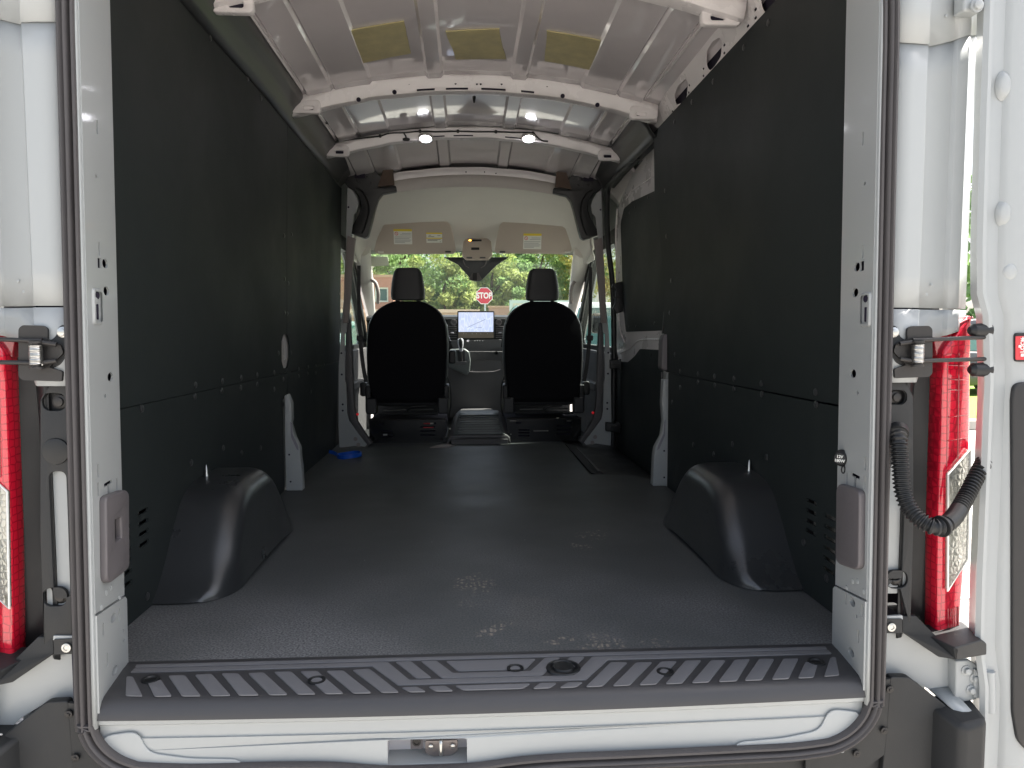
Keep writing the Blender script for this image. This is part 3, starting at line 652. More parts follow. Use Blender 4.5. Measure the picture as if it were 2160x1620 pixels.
# upper hinge on the right rear corner
hb = box('upper_hinge', .935, .975, -.045, -.01, at(2020, 30, y=-.03).z, at(2020, -20, y=-.03).z, paint, V, bevel=.006)
lathe('hinge_bolt', (.957, -.05, at(2020, 12, y=-.05).z), (0, -1, 0), [(0, .013), (.004, .013), (.004, .009), (.010, .009), (.012, .005)], paint, hb, seg=12)
box('hinge_arm', .97, 1.03, -.04, -.022, at(2020, 20, y=-.03).z, at(2020, -5, y=-.03).z, paint, hb)

# --- lining boards
LW = {-1: lambda y, z: -(.888-.018*max(0, z-.45)-.01*max(0, z-1.2)), 1: lambda y, z: (.888-.018*max(0, z-.45)-.01*max(0, z-1.2))}
rivmat = mat('rivet_plastic', (.035, .036, .037), .28)
rivm = lathe('rivet', (0, 0, 0), (1, 0, 0), [(0, .0105), (.0025, .010), (.004, .006), (.0045, 0)], rivmat, None, seg=12, origin=(0, 0, 0))
RIVET = rivm.data; bpy.data.objects.remove(rivm)
def rivet(s, px, py, parent, x0=None, f=None, sc=1.0):
    ff = f or LW[s]; p = hit(px, py, ff, s*.88); o = bpy.data.objects.new('rivet', RIVET); COL.objects.link(o)
    o.parent = parent; o.location = Vector((p.x-s*.004, p.y, p.z))-WL[parent.name]
    o.scale = (sc, sc, sc); 
    if s > 0: o.rotation_euler = (0, 0, math.pi)
    return o
def lin(name, s, outer, holes=(), th=.006, f=None, label=None):
    ff = f or LW[s]
    # subdivide tall edges so that the board follows the wall
    out = []
    for i, p in enumerate(outer):
        q = outer[(i+1) % len(outer)]; n = max(1, int(math.hypot(q[0]-p[0], q[1]-p[1])/.25))
        for k in range(n): out.append((p[0]+(q[0]-p[0])*k/n, p[1]+(q[1]-p[1])*k/n))
    o = plate(name, out, th, lambda u, v, w_: (ff(u, v)+w_, u, v), lining, V, holes=[h[::-1] for h in holes], ang=25)
    if label: o['label'] = label
    return o
seam = .538; ysl = 1.985
# left: handle opening spans both upper boards; bottom bracket cut-out
op = [hit(px, py, LW[-1], -.88) for px, py in ((592, 712), (597, 706), (604, 708), (607, 720), (607, 765), (603, 776), (597, 775), (592, 765))]
ylo, yhi, zlo_, zhi_ = min(p.y for p in op), max(p.y for p in op), min(p.z for p in op), max(p.z for p in op)
opy = [(1.86, zhi_-.02), (1.89, zhi_), (ysl-.002, zhi_), (ysl-.002, zlo_), (1.90, zlo_), (1.86, zlo_+.03)]
LU = lin('wall_lining', -1, [(.13, seam+.001), (1.86, seam+.001), (ysl-.002, seam+.001), (ysl-.002, zlo_), (1.92, zlo_), (1.885, zlo_+.035), (1.885, zhi_-.03), (1.92, zhi_), (ysl-.002, zhi_), (ysl-.002, 1.675), (.13, 1.685)])
LUf = lin('wall_lining', -1, [(ysl+.002, seam+.001), (3.42, seam+.001), (3.44, 1.0), (3.44, 1.66), (ysl+.002, 1.675), (ysl+.002, zhi_), (2.01, zhi_-.01), (2.035, zhi_-.05), (2.035, zlo_+.05), (2.01, zlo_+.01), (ysl+.002, zlo_)])
def louvres(s):
    out = []; rowsz = [(0, [(.43, .50), (.32, .39), (.21, .28)])]
    ys = [(.195, .255), (.300, .360), (.405, .465)]
    for ci, (a, b) in enumerate(ys):
        base = [.245, .245, .262][ci]
        for k in range([6, 6, 4][ci]):
            z = base-.028*k+(.0 if ci < 2 else -.0)
            out.append(rr(a, z-.0055, b, z+.0055, .004, 2))
    return out
LL = lin('wall_lining', -1, [(.13, .002), (1.90, .002), (1.90, seam-.12), (1.97, seam-.10), (ysl-.002, seam-.001), (.13, seam-.001)], louvres(-1))
LLf = lin('wall_lining', -1, [(2.02, .002), (3.21, .002), (3.38, seam-.001), (ysl+.002, seam-.001), (1.99, seam-.10), (2.03, seam-.12)])
RU = lin('wall_lining', 1, [(.13, seam+.003), (1.93, seam+.001), (1.955, .75), (1.955, .95), (2.04, 1.25), (2.11, 1.40), (2.11, 1.69), (.13, 1.695)])
RL = lin('wall_lining', 1, [(.13, .002), (1.88, .002), (1.88, seam-.001), (.13, seam-.003)], louvres(1))
for s, bd in ((-1, LL), (1, RL)):
    # louvre baffles of bare body behind the slots
    box('louvre_backing', *sorted((s*.925, s*.93)), .16, .50, .06, .30, mat('cavity_grey'+str(s), (.45, .45, .44), .4, var=.8, vscale=30), bd, bevel=0)
    box('inner_wall', *sorted((s*.955, s*.96)), .13, 3.16 if s < 0 else 1.95, 0, 1.75, shade_dark, bd, bevel=0)
for px, py in ((409, 812), (466, 804), (506, 797), (540, 791), (576, 786), (585, 745), (598, 660), (598, 588), (597, 497), (520, 165), (440, 80), (548, 207)): rivet(-1, px, py, LU)
for px, py in ((295, 862), (408, 836), (465, 824), (505, 818), (540, 811), (576, 821), (400, 976), (468, 945), (507, 955), (547, 945), (307, 1258), (595, 800), (595, 853)): rivet(-1, px, py, LL)
for px, py in ((604, 661), (606, 597), (613, 494), (628, 778), (648, 774), (664, 772), (681, 769), (612, 744), (714, 620), (717, 673)): rivet(-1, px, py, LUf, sc=.9)
for px, py in ((628, 793), (647, 788), (664, 786), (654, 826)): rivet(-1, px, py, LLf, sc=.9)
for px, py in ((1437, 783), (1475, 789), (1510, 794), (1551, 799), (1609, 809), (1724, 827), (1418, 592), (1415, 660), (1426, 748), (1408, 498), (1405, 402), (1624, 48), (1572, 100), (1507, 172), (1462, 215), (1425, 257)): rivet(1, px, py, RU)
for px, py in ((1437, 817), (1475, 806), (1511, 812), (1551, 820), (1610, 831), (1725, 853), (1465, 938), (1548, 937), (1508, 958), (1620, 964), (1699, 1144), (1747, 1220), (1420, 848)): rivet(1, px, py, RL)

# --- wheel arch covers
def arch(s):
    def ss_(a, b, t): t = max(0, min(1, (t-a)/(b-a))); return t*t*(3-2*t)
    H = .272; rows = []
    ny, nx = 44, 26
    # stations along the length: (y, base half-width factor, height)
    for i in range(ny+1):
        t = i/ny; y = .462+(1.292-.462)*t
        # roof line: long ramp at the rear, short one in front
        if y < .90: hh = float(np.interp(y, [.462, .490, .52, .561, .62, .675, .71, .75, .80, .90], [0, .022, .045, .092, .166, .226, .248, .261, .269, .272]))
        elif y > 1.02: hh = H*(1-ss_(1.00, 1.31, y)**1.0)*1.0
        else: hh = H
        hh = max(hh, 0)
        inner = .685 + .12*(1-math.sqrt(max(0, 1-max(0, (.62-y)/.158)**2))) + .03*ss_(1.2, 1.292, y)
        rows.append((y, hh, inner))
    V_ = []
    for (y, hh, inner) in rows:
        r_ = []; r = min(.075, hh*.75)
        w_top = .890-inner
        flare = .022*(hh/H)
        pts = [(inner, 0.0)]
        pts += [(inner+flare*k/4*.9, (hh-r)*k/4) for k in range(1, 5)]
        bx, bz = inner+flare*.9, hh-r
        for k in range(1, 11):
            a = k/10*math.pi/2; pts.append((bx+r-r*math.cos(a), bz+r*math.sin(a)))
        x_end = .892
        for k in range(1, 7): pts.append((bx+r+(x_end-bx-r)*k/6, hh))
        V_.append([(s*a, y, b) for a, b in pts])
    return V_
for s in (-1, 1):
    rows = arch(s); ac = grid('wheel_arch_cover', rows, abs_, V, ang=60)
    sm = ac.modifiers.new('s', 'SMOOTH'); sm.factor = .5; sm.iterations = 4
    tip = at(437, 1000, x=-.87) if s < 0 else at(1579, 985, x=.87)
    hk = lathe('cargo_hook', (s*.872, tip.y, .262), (0, 0, 1), [(0, .013), (.004, .013), (.006, .008), (.02, .0055), (.034, .004), (.045, .001)], steel, ac, seg=12)

# --- exposed white D-pillar foot brackets between boards
for s in (-1, 1):
    if s < 0: pl = [(599, 835), (606, 831), (614, 850), (615, 885), (613, 895), (622, 925), (632, 945), (633, 965), (636, 985), (639, 1037), (603, 1043), (601, 940), (600, 880)]
    else: pl = [(1411, 800), (1411, 1027), (1377, 1030), (1380, 960), (1383, 945), (1396, 920), (1400, 890), (1397, 850), (1400, 800)]
    yb_ = 1.90; q = XZ(yb_, pl); q = [(a, max(b, .001)) for a, b in q]
    pb = plate('pillar_bracket', roundpoly(q, .006, 3), .05, fy(yb_+.025), paint, V, bev=.004, ang=40)
    for (px, py) in (((610, 959), (613, 1016)) if s < 0 else ((1401, 951), (1401, 1007))):
        c = at(px, py, y=yb_-.001); lathe('bolt_hole_shade', c, (0, -1, 0), [(0, .0045), (.0008, .0045), (.0009, 0)], shade_dark, pb, seg=10)  # dark disc on the bracket face, painted shade of a bolt hole
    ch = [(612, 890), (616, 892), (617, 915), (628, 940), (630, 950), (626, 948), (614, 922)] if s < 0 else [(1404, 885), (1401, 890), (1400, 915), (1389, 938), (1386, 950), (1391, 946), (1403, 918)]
    plate('channel_shade_strip', XZ(yb_-.001, ch), .002, fy(yb_-.0005), mat('pillar_shade'+str(s), (.22, .21, .24), .5), pb)  # grey strip laid on the bracket, the channel's shade put in as colour
    nt_ = [(600, 838), (607, 834), (612, 848), (612, 868), (603, 872)] if s < 0 else [(1401, 812), (1408, 812), (1408, 838), (1401, 838)]
    plate('pillar_swage', roundpoly(XZ(yb_-.004, nt_), .004, 2), .006, fy(yb_-.003), paint, pb, bev=.002)
# left handle opening: pale body behind
box('pillar_inner_panel', -.906, -.893, 1.84, 2.10, zlo_-.05, zhi_+.05, paint_in, V)
# right grab block + the sliver of pillar above it
gb = [(1401, 706), (1421, 704), (1423, 712), (1423, 778), (1420, 783), (1397, 781), (1395, 775), (1397, 715)]
plate('grab_handle', roundpoly(XZ(1.90, gb), .008), .07, fy(1.935), greyp, V, bev=.008, ang=50)
plate('pillar_sliver', XZ(1.93, [(1411, 610), (1414, 640), (1414, 704), (1404, 704), (1406, 660)]), .01, fy(1.94), paint, V)
plate('pillar_sliver', XZ(1.96, [(1410, 606), (1411, 640), (1405, 704), (1397, 704), (1401, 660)]), .01, fy(1.97), blk, V)
tube('pillar_edge', [at(1396, 785, y=1.97), at(1396, 850, y=1.97), at(1399, 890, y=1.97), at(1393, 930, y=1.97)], .006, blk, V, seg=6)
box('pillar_post', .895, .96, 1.96, 2.02, -.02, 1.72, paint, V, bevel=.006)
box('pillar_post', -.96, -.90, 1.93, 1.99, 0, zlo_-.06, paint, V, bevel=.006)

# ================================================================== ROOF
K = .115
def crown(x): return 1.892-K*x*x/.64*.92
ribs = [(-.70, .05), (-.555, .075), (-.19, .028), (.19, .028), (.555, .075), (.70, .05)]
def roofz(x):
    z = crown(x)
    for c_, hw in ribs:
        d = abs(x-c_); e = .012
        z -= .011*max(0, min(1, (hw+e-d)/e)) if hw < .06 else .009*max(0, min(1, (hw+e-d)/e))
    return z
xs = [-1.0, -.95, -.90, -.86]
for c_, hw in ribs: xs += [c_-hw-.012, c_-hw, c_, c_+hw, c_+hw+.012]
xs += [-.45, -.33, -.1, 0, .1, .33, .45, .86, .90, .95, 1.0]; xs = sorted(set(xs))
def roof_panel(y0, y1, dz=0, n=10, slope=0, mt=roofp, x_lim=1.0, yend=True):
    rows = []
    for i in range(n+1):
        y = y0+(y1-y0)*i/n; e = min(y-y0, y1-y); sag = -.012*max(0, 1-e/.10)
        wav = .0025*math.sin(y*4.1)
        rows.append([(x, y, (roofz(x) if abs(x) < .861 else roofz(.86)-(abs(x)-.86)*1.1)+dz+slope*i/n+sag+wav*math.cos(x*3)) for x in xs if abs(x) <= x_lim])
    return grid('roof_panel', rows, mt, V, ang=18, solid=.002)
for (a, b) in ((-.05, .86), (.94, 1.93)): pan = roof_panel(a, b, n=16)
RP2 = pan
roof_panel(2.01, 2.72); roof_panel(2.84, 3.50, dz=-.006, slope=-.052)
box('roof_skin', -1.0, 1.0, -.05, 4.6, 1.925, 1.94, paint, V)
for s in (-1, 1):
    box('cab_side_upper', *sorted((s*.985, s*1.0)), 3.3, 4.6, 1.40, 1.93, paint, V); box('rear_side_upper', *sorted((s*.985, s*1.0)), -.05, 3.3, 1.74, 1.93, paint, V)
box('cab_front_upper', -1.0, 1.0, 4.58, 4.6, 1.385, 1.93, paint, V)
box('rear_header', -.99, .99, -.05, -.03, 1.70, 1.93, paint, V)
# damping pads
for pd in ([(735,47),(853,42),(866,110),(765,117)], [(940,69),(1052,65),(1067,127),(962,128)], [(1154,63),(1267,69),(1250,132),(1148,125)]):
    q = [at(a, b, z=1.878) for a, b in pd]; q = [(p.x, p.y) for p in q]
    out = []
    for i in range(4):
        p, r_ = q[i], q[(i+1) % 4]
        for k in range(5): out.append((p[0]+(r_[0]-p[0])*k/5+random.uniform(-.002, .002), p[1]+(r_[1]-p[1])*k/5+random.uniform(-.002, .002)))
    plate('damping_pad', out, .004, lambda u, v, w_: (u, v, crown(u)-.006+w_), yel, RP2)
# bows
def bow(y, hw=.83, dep=.060, wid=.085, drop=0., hx=None):
    rows = []; n = 48
    for i in range(n+1):
        x = -hw+2*hw*i/n; ax = abs(x); zc = crown(x)-drop-.002
        st = -.012*max(0, min(1, (ax-.50)/.03)) - .010*max(0, min(1, (ax-.66)/.04))   # stepped ends
        st += .004*math.sin(x*23)*(ax < .5)
        rows.append([(x, y-wid*.55, zc-.004+st*.3), (x, y-wid*.50, zc-.014+st), (x, y-wid*.40, zc-dep*.50+st), (x, y-wid*.34, zc-dep+st*.35), (x, y-wid*.20, zc-dep-.004+st*.35), (x, y+wid*.25, zc-dep-.002+st*.35), (x, y+wid*.36, zc-dep*.5+st), (x, y+wid*.5, zc-.012+st), (x, y+wid*.6, zc-.003)])
    return grid('roof_bow', rows, paint_in, V, ang=35, solid=.002)
def bow_hole_shade(b, px, py, y, a=.006, bb_=.006, mt=shade_dark):
    c = at(px, py, y=y); lathe('bow_hole_shade', (c.x, c.y-.002, c.z), (0, -1, .25), [(0, a), (.001, a), (.0012, 0)], mt, b, seg=12)  # dark disc laid on the bow as the painted shade of a hole
B1 = bow(.90, dep=.055, wid=.10)
B2 = bow(1.97, dep=.072, wid=.09)
B3 = bow(2.78, dep=.060, wid=.07, drop=.008)
B4 = bow(3.50, hw=.56, dep=.055, wid=.08, drop=.075)
for px, py in ((863, 177), (961, 177), (1006, 178), (1014, 178), (1058, 178), (1154, 182), (1255, 196), (1349, 211), (1355, 213), (651, 201), (657, 200), (760, 189)): bow_hole_shade(B2, px, py, 1.936, .0048)
for px, py in ((1207, 292), (1283, 303), (1288, 304), (983, 363), (1022, 363), (1046, 366)): bow_hole_shade(B3 if py < 350 else B4, px, py, 2.752 if py < 350 else 3.468, .0045)
def slotbar(b, x0, x1, y, dz, mt=shade_dark, th=.008):
    n = 6; rows = []
    for i in range(n+1):
        x = x0+(x1-x0)*i/n; z = crown(x)-dz; rows.append([(x, y, z), (x, y, z-th)])
    grid('bow_gap_shade', rows, mt, b, solid=.001)  # dark strip on the bow face, gap shade put in as colour
for x0, x1 in ((-.27, -.19), (-.14, -.04), (.02, .13), (.20, .26)): slotbar(B2, x0, x1, 1.932, .064)
for x0, x1 in ((-.28, -.17), (-.12, -.01), (.17, .28)): slotbar(B3, x0, x1, 2.748, .060, th=.006)
for xx in (-.37, -.53, .39, .55):
    lathe('oval_hole_shade', (xx, 1.930, crown(xx)-.068-(.012 if abs(xx) > .5 else 0)), (0, -1, -.5), [(0, .010), (.001, .010), (.0012, 0)], shade_dark, B2, seg=16)  # dark disc under the bow, the oval hole's shade painted in
# bow end brackets
for yb_ in (.93, 1.97, 2.78):
    for s in (-1, 1):
        q = rr(.70, crown(.78)-.090, .83, crown(.78)-.030, .018)
        e = plate('bow_end', [(s*a, b) for a, b in q][::s], .03, fy(yb_-.03), paint_in, V, holes=[[(s*a, b) for a, b in rr(.73, crown(.78)-.075, .775, crown(.78)-.059, .006)][::-s]], bev=.005, ang=45)
        plate('bracket_slot_shade', [(s*a, b) for a, b in rr(.728, crown(.78)-.078, .777, crown(.78)-.056, .006)][::s], .004, fy(yb_-.030), shade_dark, e)  # dark plate filling the slot, its inner shade put in as colour
# black clip on centre of the second bow, sensor cable stub on the left
lathe('cable_clip', at(1000, 204, y=1.93), (0, -.3, -1), [(0, .008), (.012, .007), (.03, .003), (.032, 0)], blk, V, seg=8)
tube('cable_stub', smoothpath([at(665, 264, y=2.42), at(680, 257, y=2.42), at(695, 256, y=2.42), at(704, 250, y=2.42), at(706, 243, y=2.42)], 5), .009, blk, V, rf=lambda i: .013 if i < 10 else .006)
# wiring harness along the light bow
hp = [(697, 303), (708, 298), (728, 296), (768, 291), (802, 287), (822, 281), (852, 280), (886, 277), (920, 278), (966, 277), (1005, 278), (1046, 278), (1085, 279), (1122, 280), (1130, 286), (1142, 296), (1156, 298)]
tube('wiring_harness', smoothpath([at(a, b, y=2.736) for a, b in hp], 4), .0042, blk, V, seg=8)
hz_ = V
for px, py in ((802, 287), (886, 277), (966, 277), (1046, 278), (1124, 281)):
    c = at(px, py, y=2.735); lathe('harness_clip', c, (0, -1, 0), [(0, .010), (.006, .009), (.008, .004)], blk, V, seg=10)
tube('harness_branch', smoothpath([at(852, 281, y=2.736), at(856, 288, y=2.73), at(857, 297, y=2.728)], 4), .0045, blk, V)
lathe('harness_plug', at(857, 294, y=2.726), (1, 0, 0), [(-.02, .006), (-.01, .009), (.01, .009), (.02, .005)], blk, V, seg=8)
for px in (898, 1115):
    c = at(px, 291, y=2.74)
    dl = lathe('dome_light', c, (0, -.35, -1), [(-.006, .040), (.002, .042), (.006, .038), (.006, .0)], mat('lamp_rim'+str(px), (.62, .60, .56), .4), V, seg=28)
    lathe('lamp_lens', c+Vector((0, -.002, -.0055)), (0, -.35, -1), [(0, .030), (.006, .027), (.009, .016), (.010, 0)], lampm, dl, seg=28)

# side rail trims (black roll) left full length, right in front of bow 2
def railtrim(s, y0, y1):
    rows = []
    for i in range(25):
        y = y0+(y1-y0)*i/24
        pr = [(.868, 1.660), (.850, 1.668), (.832, 1.690), (.820, 1.712), (.806, 1.732), (.788, 1.748), (.776, 1.766), (.774, 1.790), (.79, 1.82)]
        k = .010*max(0, (y-2.2))
        rows.append([(s*(a), y, b+.004*math.sin(y*5)-k*.2) for a, b in pr])
    return grid('roof_rail_trim', rows, mat('rail_trim'+str(s), (.020, .021, .022), .33, bump=.1, bscale=300, bdist=.0006), V, ang=60, solid=.003)
railtrim(-1, -.02, 3.38); railtrim(1, 2.06, 3.38)
tube('lining_top_edge', [(LW[-1](y, 1.68)+.003, y, 1.682) for y in np.linspace(.13, 3.15, 20)], .0035, paint_in, V, seg=6)
# right white rail with oval lightening holes
hol = []
def rv(px, py):
    p = hit(px, py, lambda y, z: .868-.42*(z-1.692)/.93, .85); return (p.y, (p.z-1.692)/.93)
for pl_ in ([(1490, 140), (1490, 110), (1503, 88), (1518, 78), (1524, 85), (1522, 118), (1508, 140), (1497, 150)], [(1426, 222), (1422, 205), (1430, 182), (1448, 165), (1452, 175), (1450, 203), (1440, 216)], [(1604, -30), (1604, 5), (1610, 24), (1616, 26), (1640, -2), (1648, -30)]):
    hol.append(roundpoly([rv(*p) for p in pl_], .02)[::-1])
for px, py in ((1594, 20), (1594, 38), (1578, 55), (1528, 95), (1528, 112), (1484, 145), (1484, 160), (1454, 180), (1453, 195), (1419, 235)):
    c = rv(px, py); hol.append(rr(c[0]-.012, c[1]-.004, c[0]+.012, c[1]+.004, .002, 2)[::-1])
def railf(u, v, w_):  # v = distance up the inclined rail
    return (.868-v*.42+w_*.9, u, 1.692+v*.93+w_*.4)
rl = plate('roof_rail', [(-.05, 0), (2.05, 0), (2.09, .03), (2.06, .115), (-.05, .115)], .004, railf, paint_in, V, holes=hol)
box('rail_shade_block', .875, .93, -.02, 2.05, 1.70, 1.84, shade_dark, rl, bevel=0)  # solid dark block added as the shade behind the rail holes
tube('rail_flange', [(.869, y, 1.692) for y in np.linspace(.0, 2.07, 14)], .004, paint_in, rl, seg=6)
for s in (-1, 1):
    tube('roof_edge_bead', [(s*.772, y, roofz(.772)-.004) for y in np.linspace(0, 3.4, 16)], .006, paint_in, V, seg=6)

# ================================================================== SLIDING DOOR (right)
SD = tag(empty('sliding_door', (.94, 2.7, -.3), V), 'sliding side door with white frame and black lining')
sdf = lambda y, z: .945-.02*max(0, z-.6)
def sdp(px, py): p = hit(px, py, sdf, .94); return (p.y, p.z)
up = roundpoly([sdp(1398, 396), sdp(1335, 425), sdp(1318, 440), sdp(1311, 470), sdp(1316, 640), sdp(1322, 700), (2.05, .735), (2.0, .735), (2.0, 1.46)], .02)
lo = roundpoly([sdp(1391, 738), sdp(1352, 736), sdp(1340, 752), sdp(1326, 764), sdp(1303, 762), (3.32, -.16), (2.0, -.20), (2.0, .64)], .02)
fnS = lambda d: (lambda u, v, w_: (sdf(u, v)+d+w_, u, v))
plate('door_shell', [(2.0, -.32), (3.40, -.32), (3.40, .6), (3.40, 1.1), (3.36, 1.45), (3.26, 1.56), (2.9, 1.66), (2.0, 1.72)], .03, fnS(.02), paint_in, SD, bev=.004)
plate('upper_lining', up, .008, fnS(-.002), lining, SD)
plate('lower_lining', lo, .008, fnS(-.002), lining, SD)
box('outer_skin', 1.0, 1.015, 1.98, 3.41, -.34, 1.78, paint, SD)
# pressed swages of the white frame
tube('frame_swage', smoothpath([(sdf(y, z)-.004, y, z) for y, z in [sdp(1395, 362), sdp(1340, 398), sdp(1322, 420)]], 4), .004, paint_in, SD, seg=8)
tube('frame_swage', smoothpath([(sdf(y, z)-.003, y, z) for y, z in [sdp(1303, 440), sdp(1300, 500), sdp(1303, 600), sdp(1308, 690), sdp(1318, 722)]], 5), .005, paint_in, SD, seg=8)
tube('frame_swage', smoothpath([(sdf(y, z)-.003, y, z) for y, z in [sdp(1395, 716), sdp(1350, 718), sdp(1330, 735), sdp(1310, 745)]], 5), .005, paint_in, SD, seg=8)
tube('track_rail', smoothpath([(sdf(y, z)-.02, y, z) for y, z in [sdp(1392, 300), sdp(1360, 330), sdp(1325, 362), sdp(1300, 392)]], 4), .016, blk, SD, seg=8)
tube('track_rail', smoothpath([(sdf(y, z)-.02, y, z) for y, z in [sdp(1392, 288), sdp(1350, 318), sdp(1310, 352), sdp(1290, 380)]], 4), .009, paint_in, SD, seg=8)
for px, py in ((1385, 404), (1370, 416), (1343, 437), (1331, 449), (1330, 690), (1345, 688), (1384, 682)): 
    p = hit(px, py, sdf, .94); o = bpy.data.objects.new('rivet', RIVET); COL.objects.link(o); o.parent = SD; o.location = Vector((p.x-.008, p.y, p.z))-WL[SD.name]; o.rotation_euler = (0, 0, math.pi); o.scale = (.8, .8, .8)
lathe('lining_plug', Vector((sdf(2.4, .6)-.008, *sdp(1376, 748))), (-1, 0, 0), [(0, .01), (.003, .008), (.003, 0)], blk, SD, seg=10)
# door aperture seal (front edge) and bracket rollers
tube('aperture_seal', smoothpath([at(1345, 330, y=2.55), at(1300, 375, y=2.95), at(1283, 398, y=3.22), at(1280, 450, y=3.25), at(1283, 520, y=3.25), at(1292, 600, y=3.25), at(1295, 720, y=3.25), at(1294, 850, y=3.25), at(1292, 985, y=3.25)], 6), .018, blk, V, seg=10)
for (pts, nm) in (([(1293, 598), (1318, 592), (1318, 655), (1300, 662), (1292, 650), (1297, 640), (1298, 612), (1290, 606)], 'hinge_bracket'), ([(1286, 758), (1304, 760), (1309, 756), (1311, 782), (1300, 777), (1286, 778)], 'hinge_bracket'), ([(1277, 890), (1298, 892), (1300, 886), (1309, 895), (1308, 915), (1296, 910), (1277, 909)], 'hinge_bracket')):
    h = plate(nm, roundpoly(XZ(3.19, pts), .006, 3), .04, fy(3.19), blk, V, bev=.005, ang=45)
    c = sum((at(a, b, y=3.16) for a, b in pts), Vector())/len(pts); box('bracket_rib', c.x-.02, c.x+.02, 3.158, 3.168, c.z-.004, c.z+.004, steeld, h, bevel=.001)

# ================================================================== B PILLARS + CAB SIDES
for s in (-1, 1):
    def q(pts, y): r_ = XZ(y, pts); return r_ if s < 0 else [(-a+.018, b) for a, b in r_]
    pil = q([(733, 396), (742, 400), (751, 414), (756, 428), (752, 445), (746, 452), (744, 470), (740, 500), (738, 560), (734, 640), (731, 700), (727, 705), (727, 800), (730, 812), (732, 870), (736, 888), (774, 938), (770, 942), (748, 940), (716, 945), (714, 900), (715, 770), (719, 700), (728, 600), (730, 500)], 3.2)
    bpl = plate('centre_pillar', pil[::-1] if s > 0 else pil, .01, fy(3.205), paint, V)
    for px, py in ((720, 745), (721, 790), (723, 853), (723, 866), (735, 437)):
        a, b = q([(px, py)], 3.2)[0]; lathe('pillar_hole_shade', (a, 3.199, b), (0, -1, 0), [(0, .0065), (.0006, .0065), (.0007, 0)], shade_dark, bpl, seg=10)  # dark disc on the pillar, painted shade in place of a cut hole
    for px, py in ((750, 926), (756, 939-1)):
        a, b = q([(px, py)], 3.2)[0]; lathe('pillar_plug', (a, 3.199, b), (0, -1, 0), [(0, .013), (.002, .0125), (.0022, 0)], trimg, bpl, seg=16)
    tr_ = q([(733, 497), (750, 503), (748, 520), (742, 587), (738, 640), (735, 681), (724, 681), (726, 587), (730, 520)], 3.17)
    plate('pillar_trim', tr_[::-1] if s > 0 else tr_, .03, fy(3.182), trimg, V, bev=.004)
    tr_ = q([(729, 681), (738, 681), (742, 740), (744, 800), (747, 860), (754, 890), (770, 915), (784, 935), (776, 942), (735, 888), (731, 812), (728, 800)], 3.25)
    plate('pillar_trim', tr_[::-1] if s > 0 else tr_, .05, fy(3.28), dgrey, V, bev=.004)
    # corner shelf bracket, black
    cb = q([(716, 372), (733, 345), (752, 332), (764, 331), (768, 345), (790, 360), (806, 374), (802, 394), (835, 391), (836, 402), (806, 408), (797, 420), (791, 440), (784, 468), (776, 498), (768, 502), (734, 491), (746, 470), (756, 452), (761, 436), (758, 418), (748, 402), (733, 394)], 3.40)
    crn = plate('corner_bracket', roundpoly(cb[::-1] if s > 0 else cb, .008, 2), .07, fy(3.44), mat('corner_black'+str(s), (.022, .023, .025), .38, bump=.1, bscale=300, bdist=.0006), V, bev=.006, ang=45)
    a = q([(748, 362), (770, 362), (770, 376), (748, 376)], 3.39); mesh('bracket_socket', [(u, 3.392, v) for u, v in a], [(0, 1, 2, 3)], shade_dark, crn)
    for px, py in ((760, 384), (774, 372), (782, 385), (752, 380)):
        u, v = q([(px, py)], 3.395)[0]; lathe('screw', (u, 3.40, v), (0, -1, 0), [(0, .008), (.003, .007), (.003, 0)], blk, crn, seg=8)
    u0 = q([(750, 395), (762, 402), (773, 420), (777, 445), (770, 475), (762, 492)], 3.385)
    tube('bracket_rib', smoothpath([(u, 3.400, v) for u, v in u0], 4), .006, blk, crn, seg=6)
    fo = q([(808, 359), (829, 358), (832, 390), (797, 394)], 3.38); plate('foam_block', fo[::-1] if s > 0 else fo, .02, fy(3.385), brownp, crn)
    # cab door: card, window frame, glass
    cdr = empty('cab_door', (s*.95, 4.2, -.3), V)
    cdo = [(3.32, -.30), (5.3, -.30), (5.35, .64), (4.55, 1.36), (4.40, 1.43), (3.36, 1.43)]
    wnd = roundpoly([(3.46, .66), (3.46, 1.26), (3.52, 1.33), (4.30, 1.33), (4.42, 1.28), (5.12, .68), (5.05, .63), (3.5, .62)], .02)
    plate('door_frame', roundpoly(cdo, .03), .05, fx(s*.975), blk, cdr, holes=[wnd])
    plate('window_glass', wnd, .004, fx(s*.965), glass, cdr)
    plate('door_card', roundpoly([(3.34, -.28), (5.2, -.28), (5.2, .60), (3.34, .585)], .03), .03, fx(s*.930), dgrey, cdr, bev=.008, ang=50)
    plate('door_outer', roundpoly(cdo, .03), .012, fx(s*1.008), paint, cdr, holes=[wnd])
    tube('window_channel', smoothpath([(s*.945, 4.30, 1.33), (s*.945, 4.42, 1.27), (s*.945, 5.12, .66)], 4), .014, blk, cdr, seg=8)
    box('arm_rest', *sorted((s*.87, s*.915)), 3.8, 4.5, .30, .36, dgrey, cdr, bevel=.012)
    if s < 0:
        box('window_sticker', -.960, -.958, 3.56, 3.72, .66, .80, whitep, cdr, bevel=0)
        for k in range(5): box('sticker_line', -.9578, -.9576, 3.575, 3.70, .675+.022*k, .681+.022*k, greyprint, cdr, bevel=0)
    # seat belt
    bl = q([(757, 560), (757, 640), (760, 712)], 3.36); b2 = q([(760, 718), (765, 765), (772, 806)], 3.36)
    st = strap('seat_belt', [(u, 3.36, v) for u, v in bl], .045*.5, .002, blk, V); strap('belt_webbing', smoothpath([(u, 3.36, v) for u, v in b2], 4), .026, .002, blk, st)
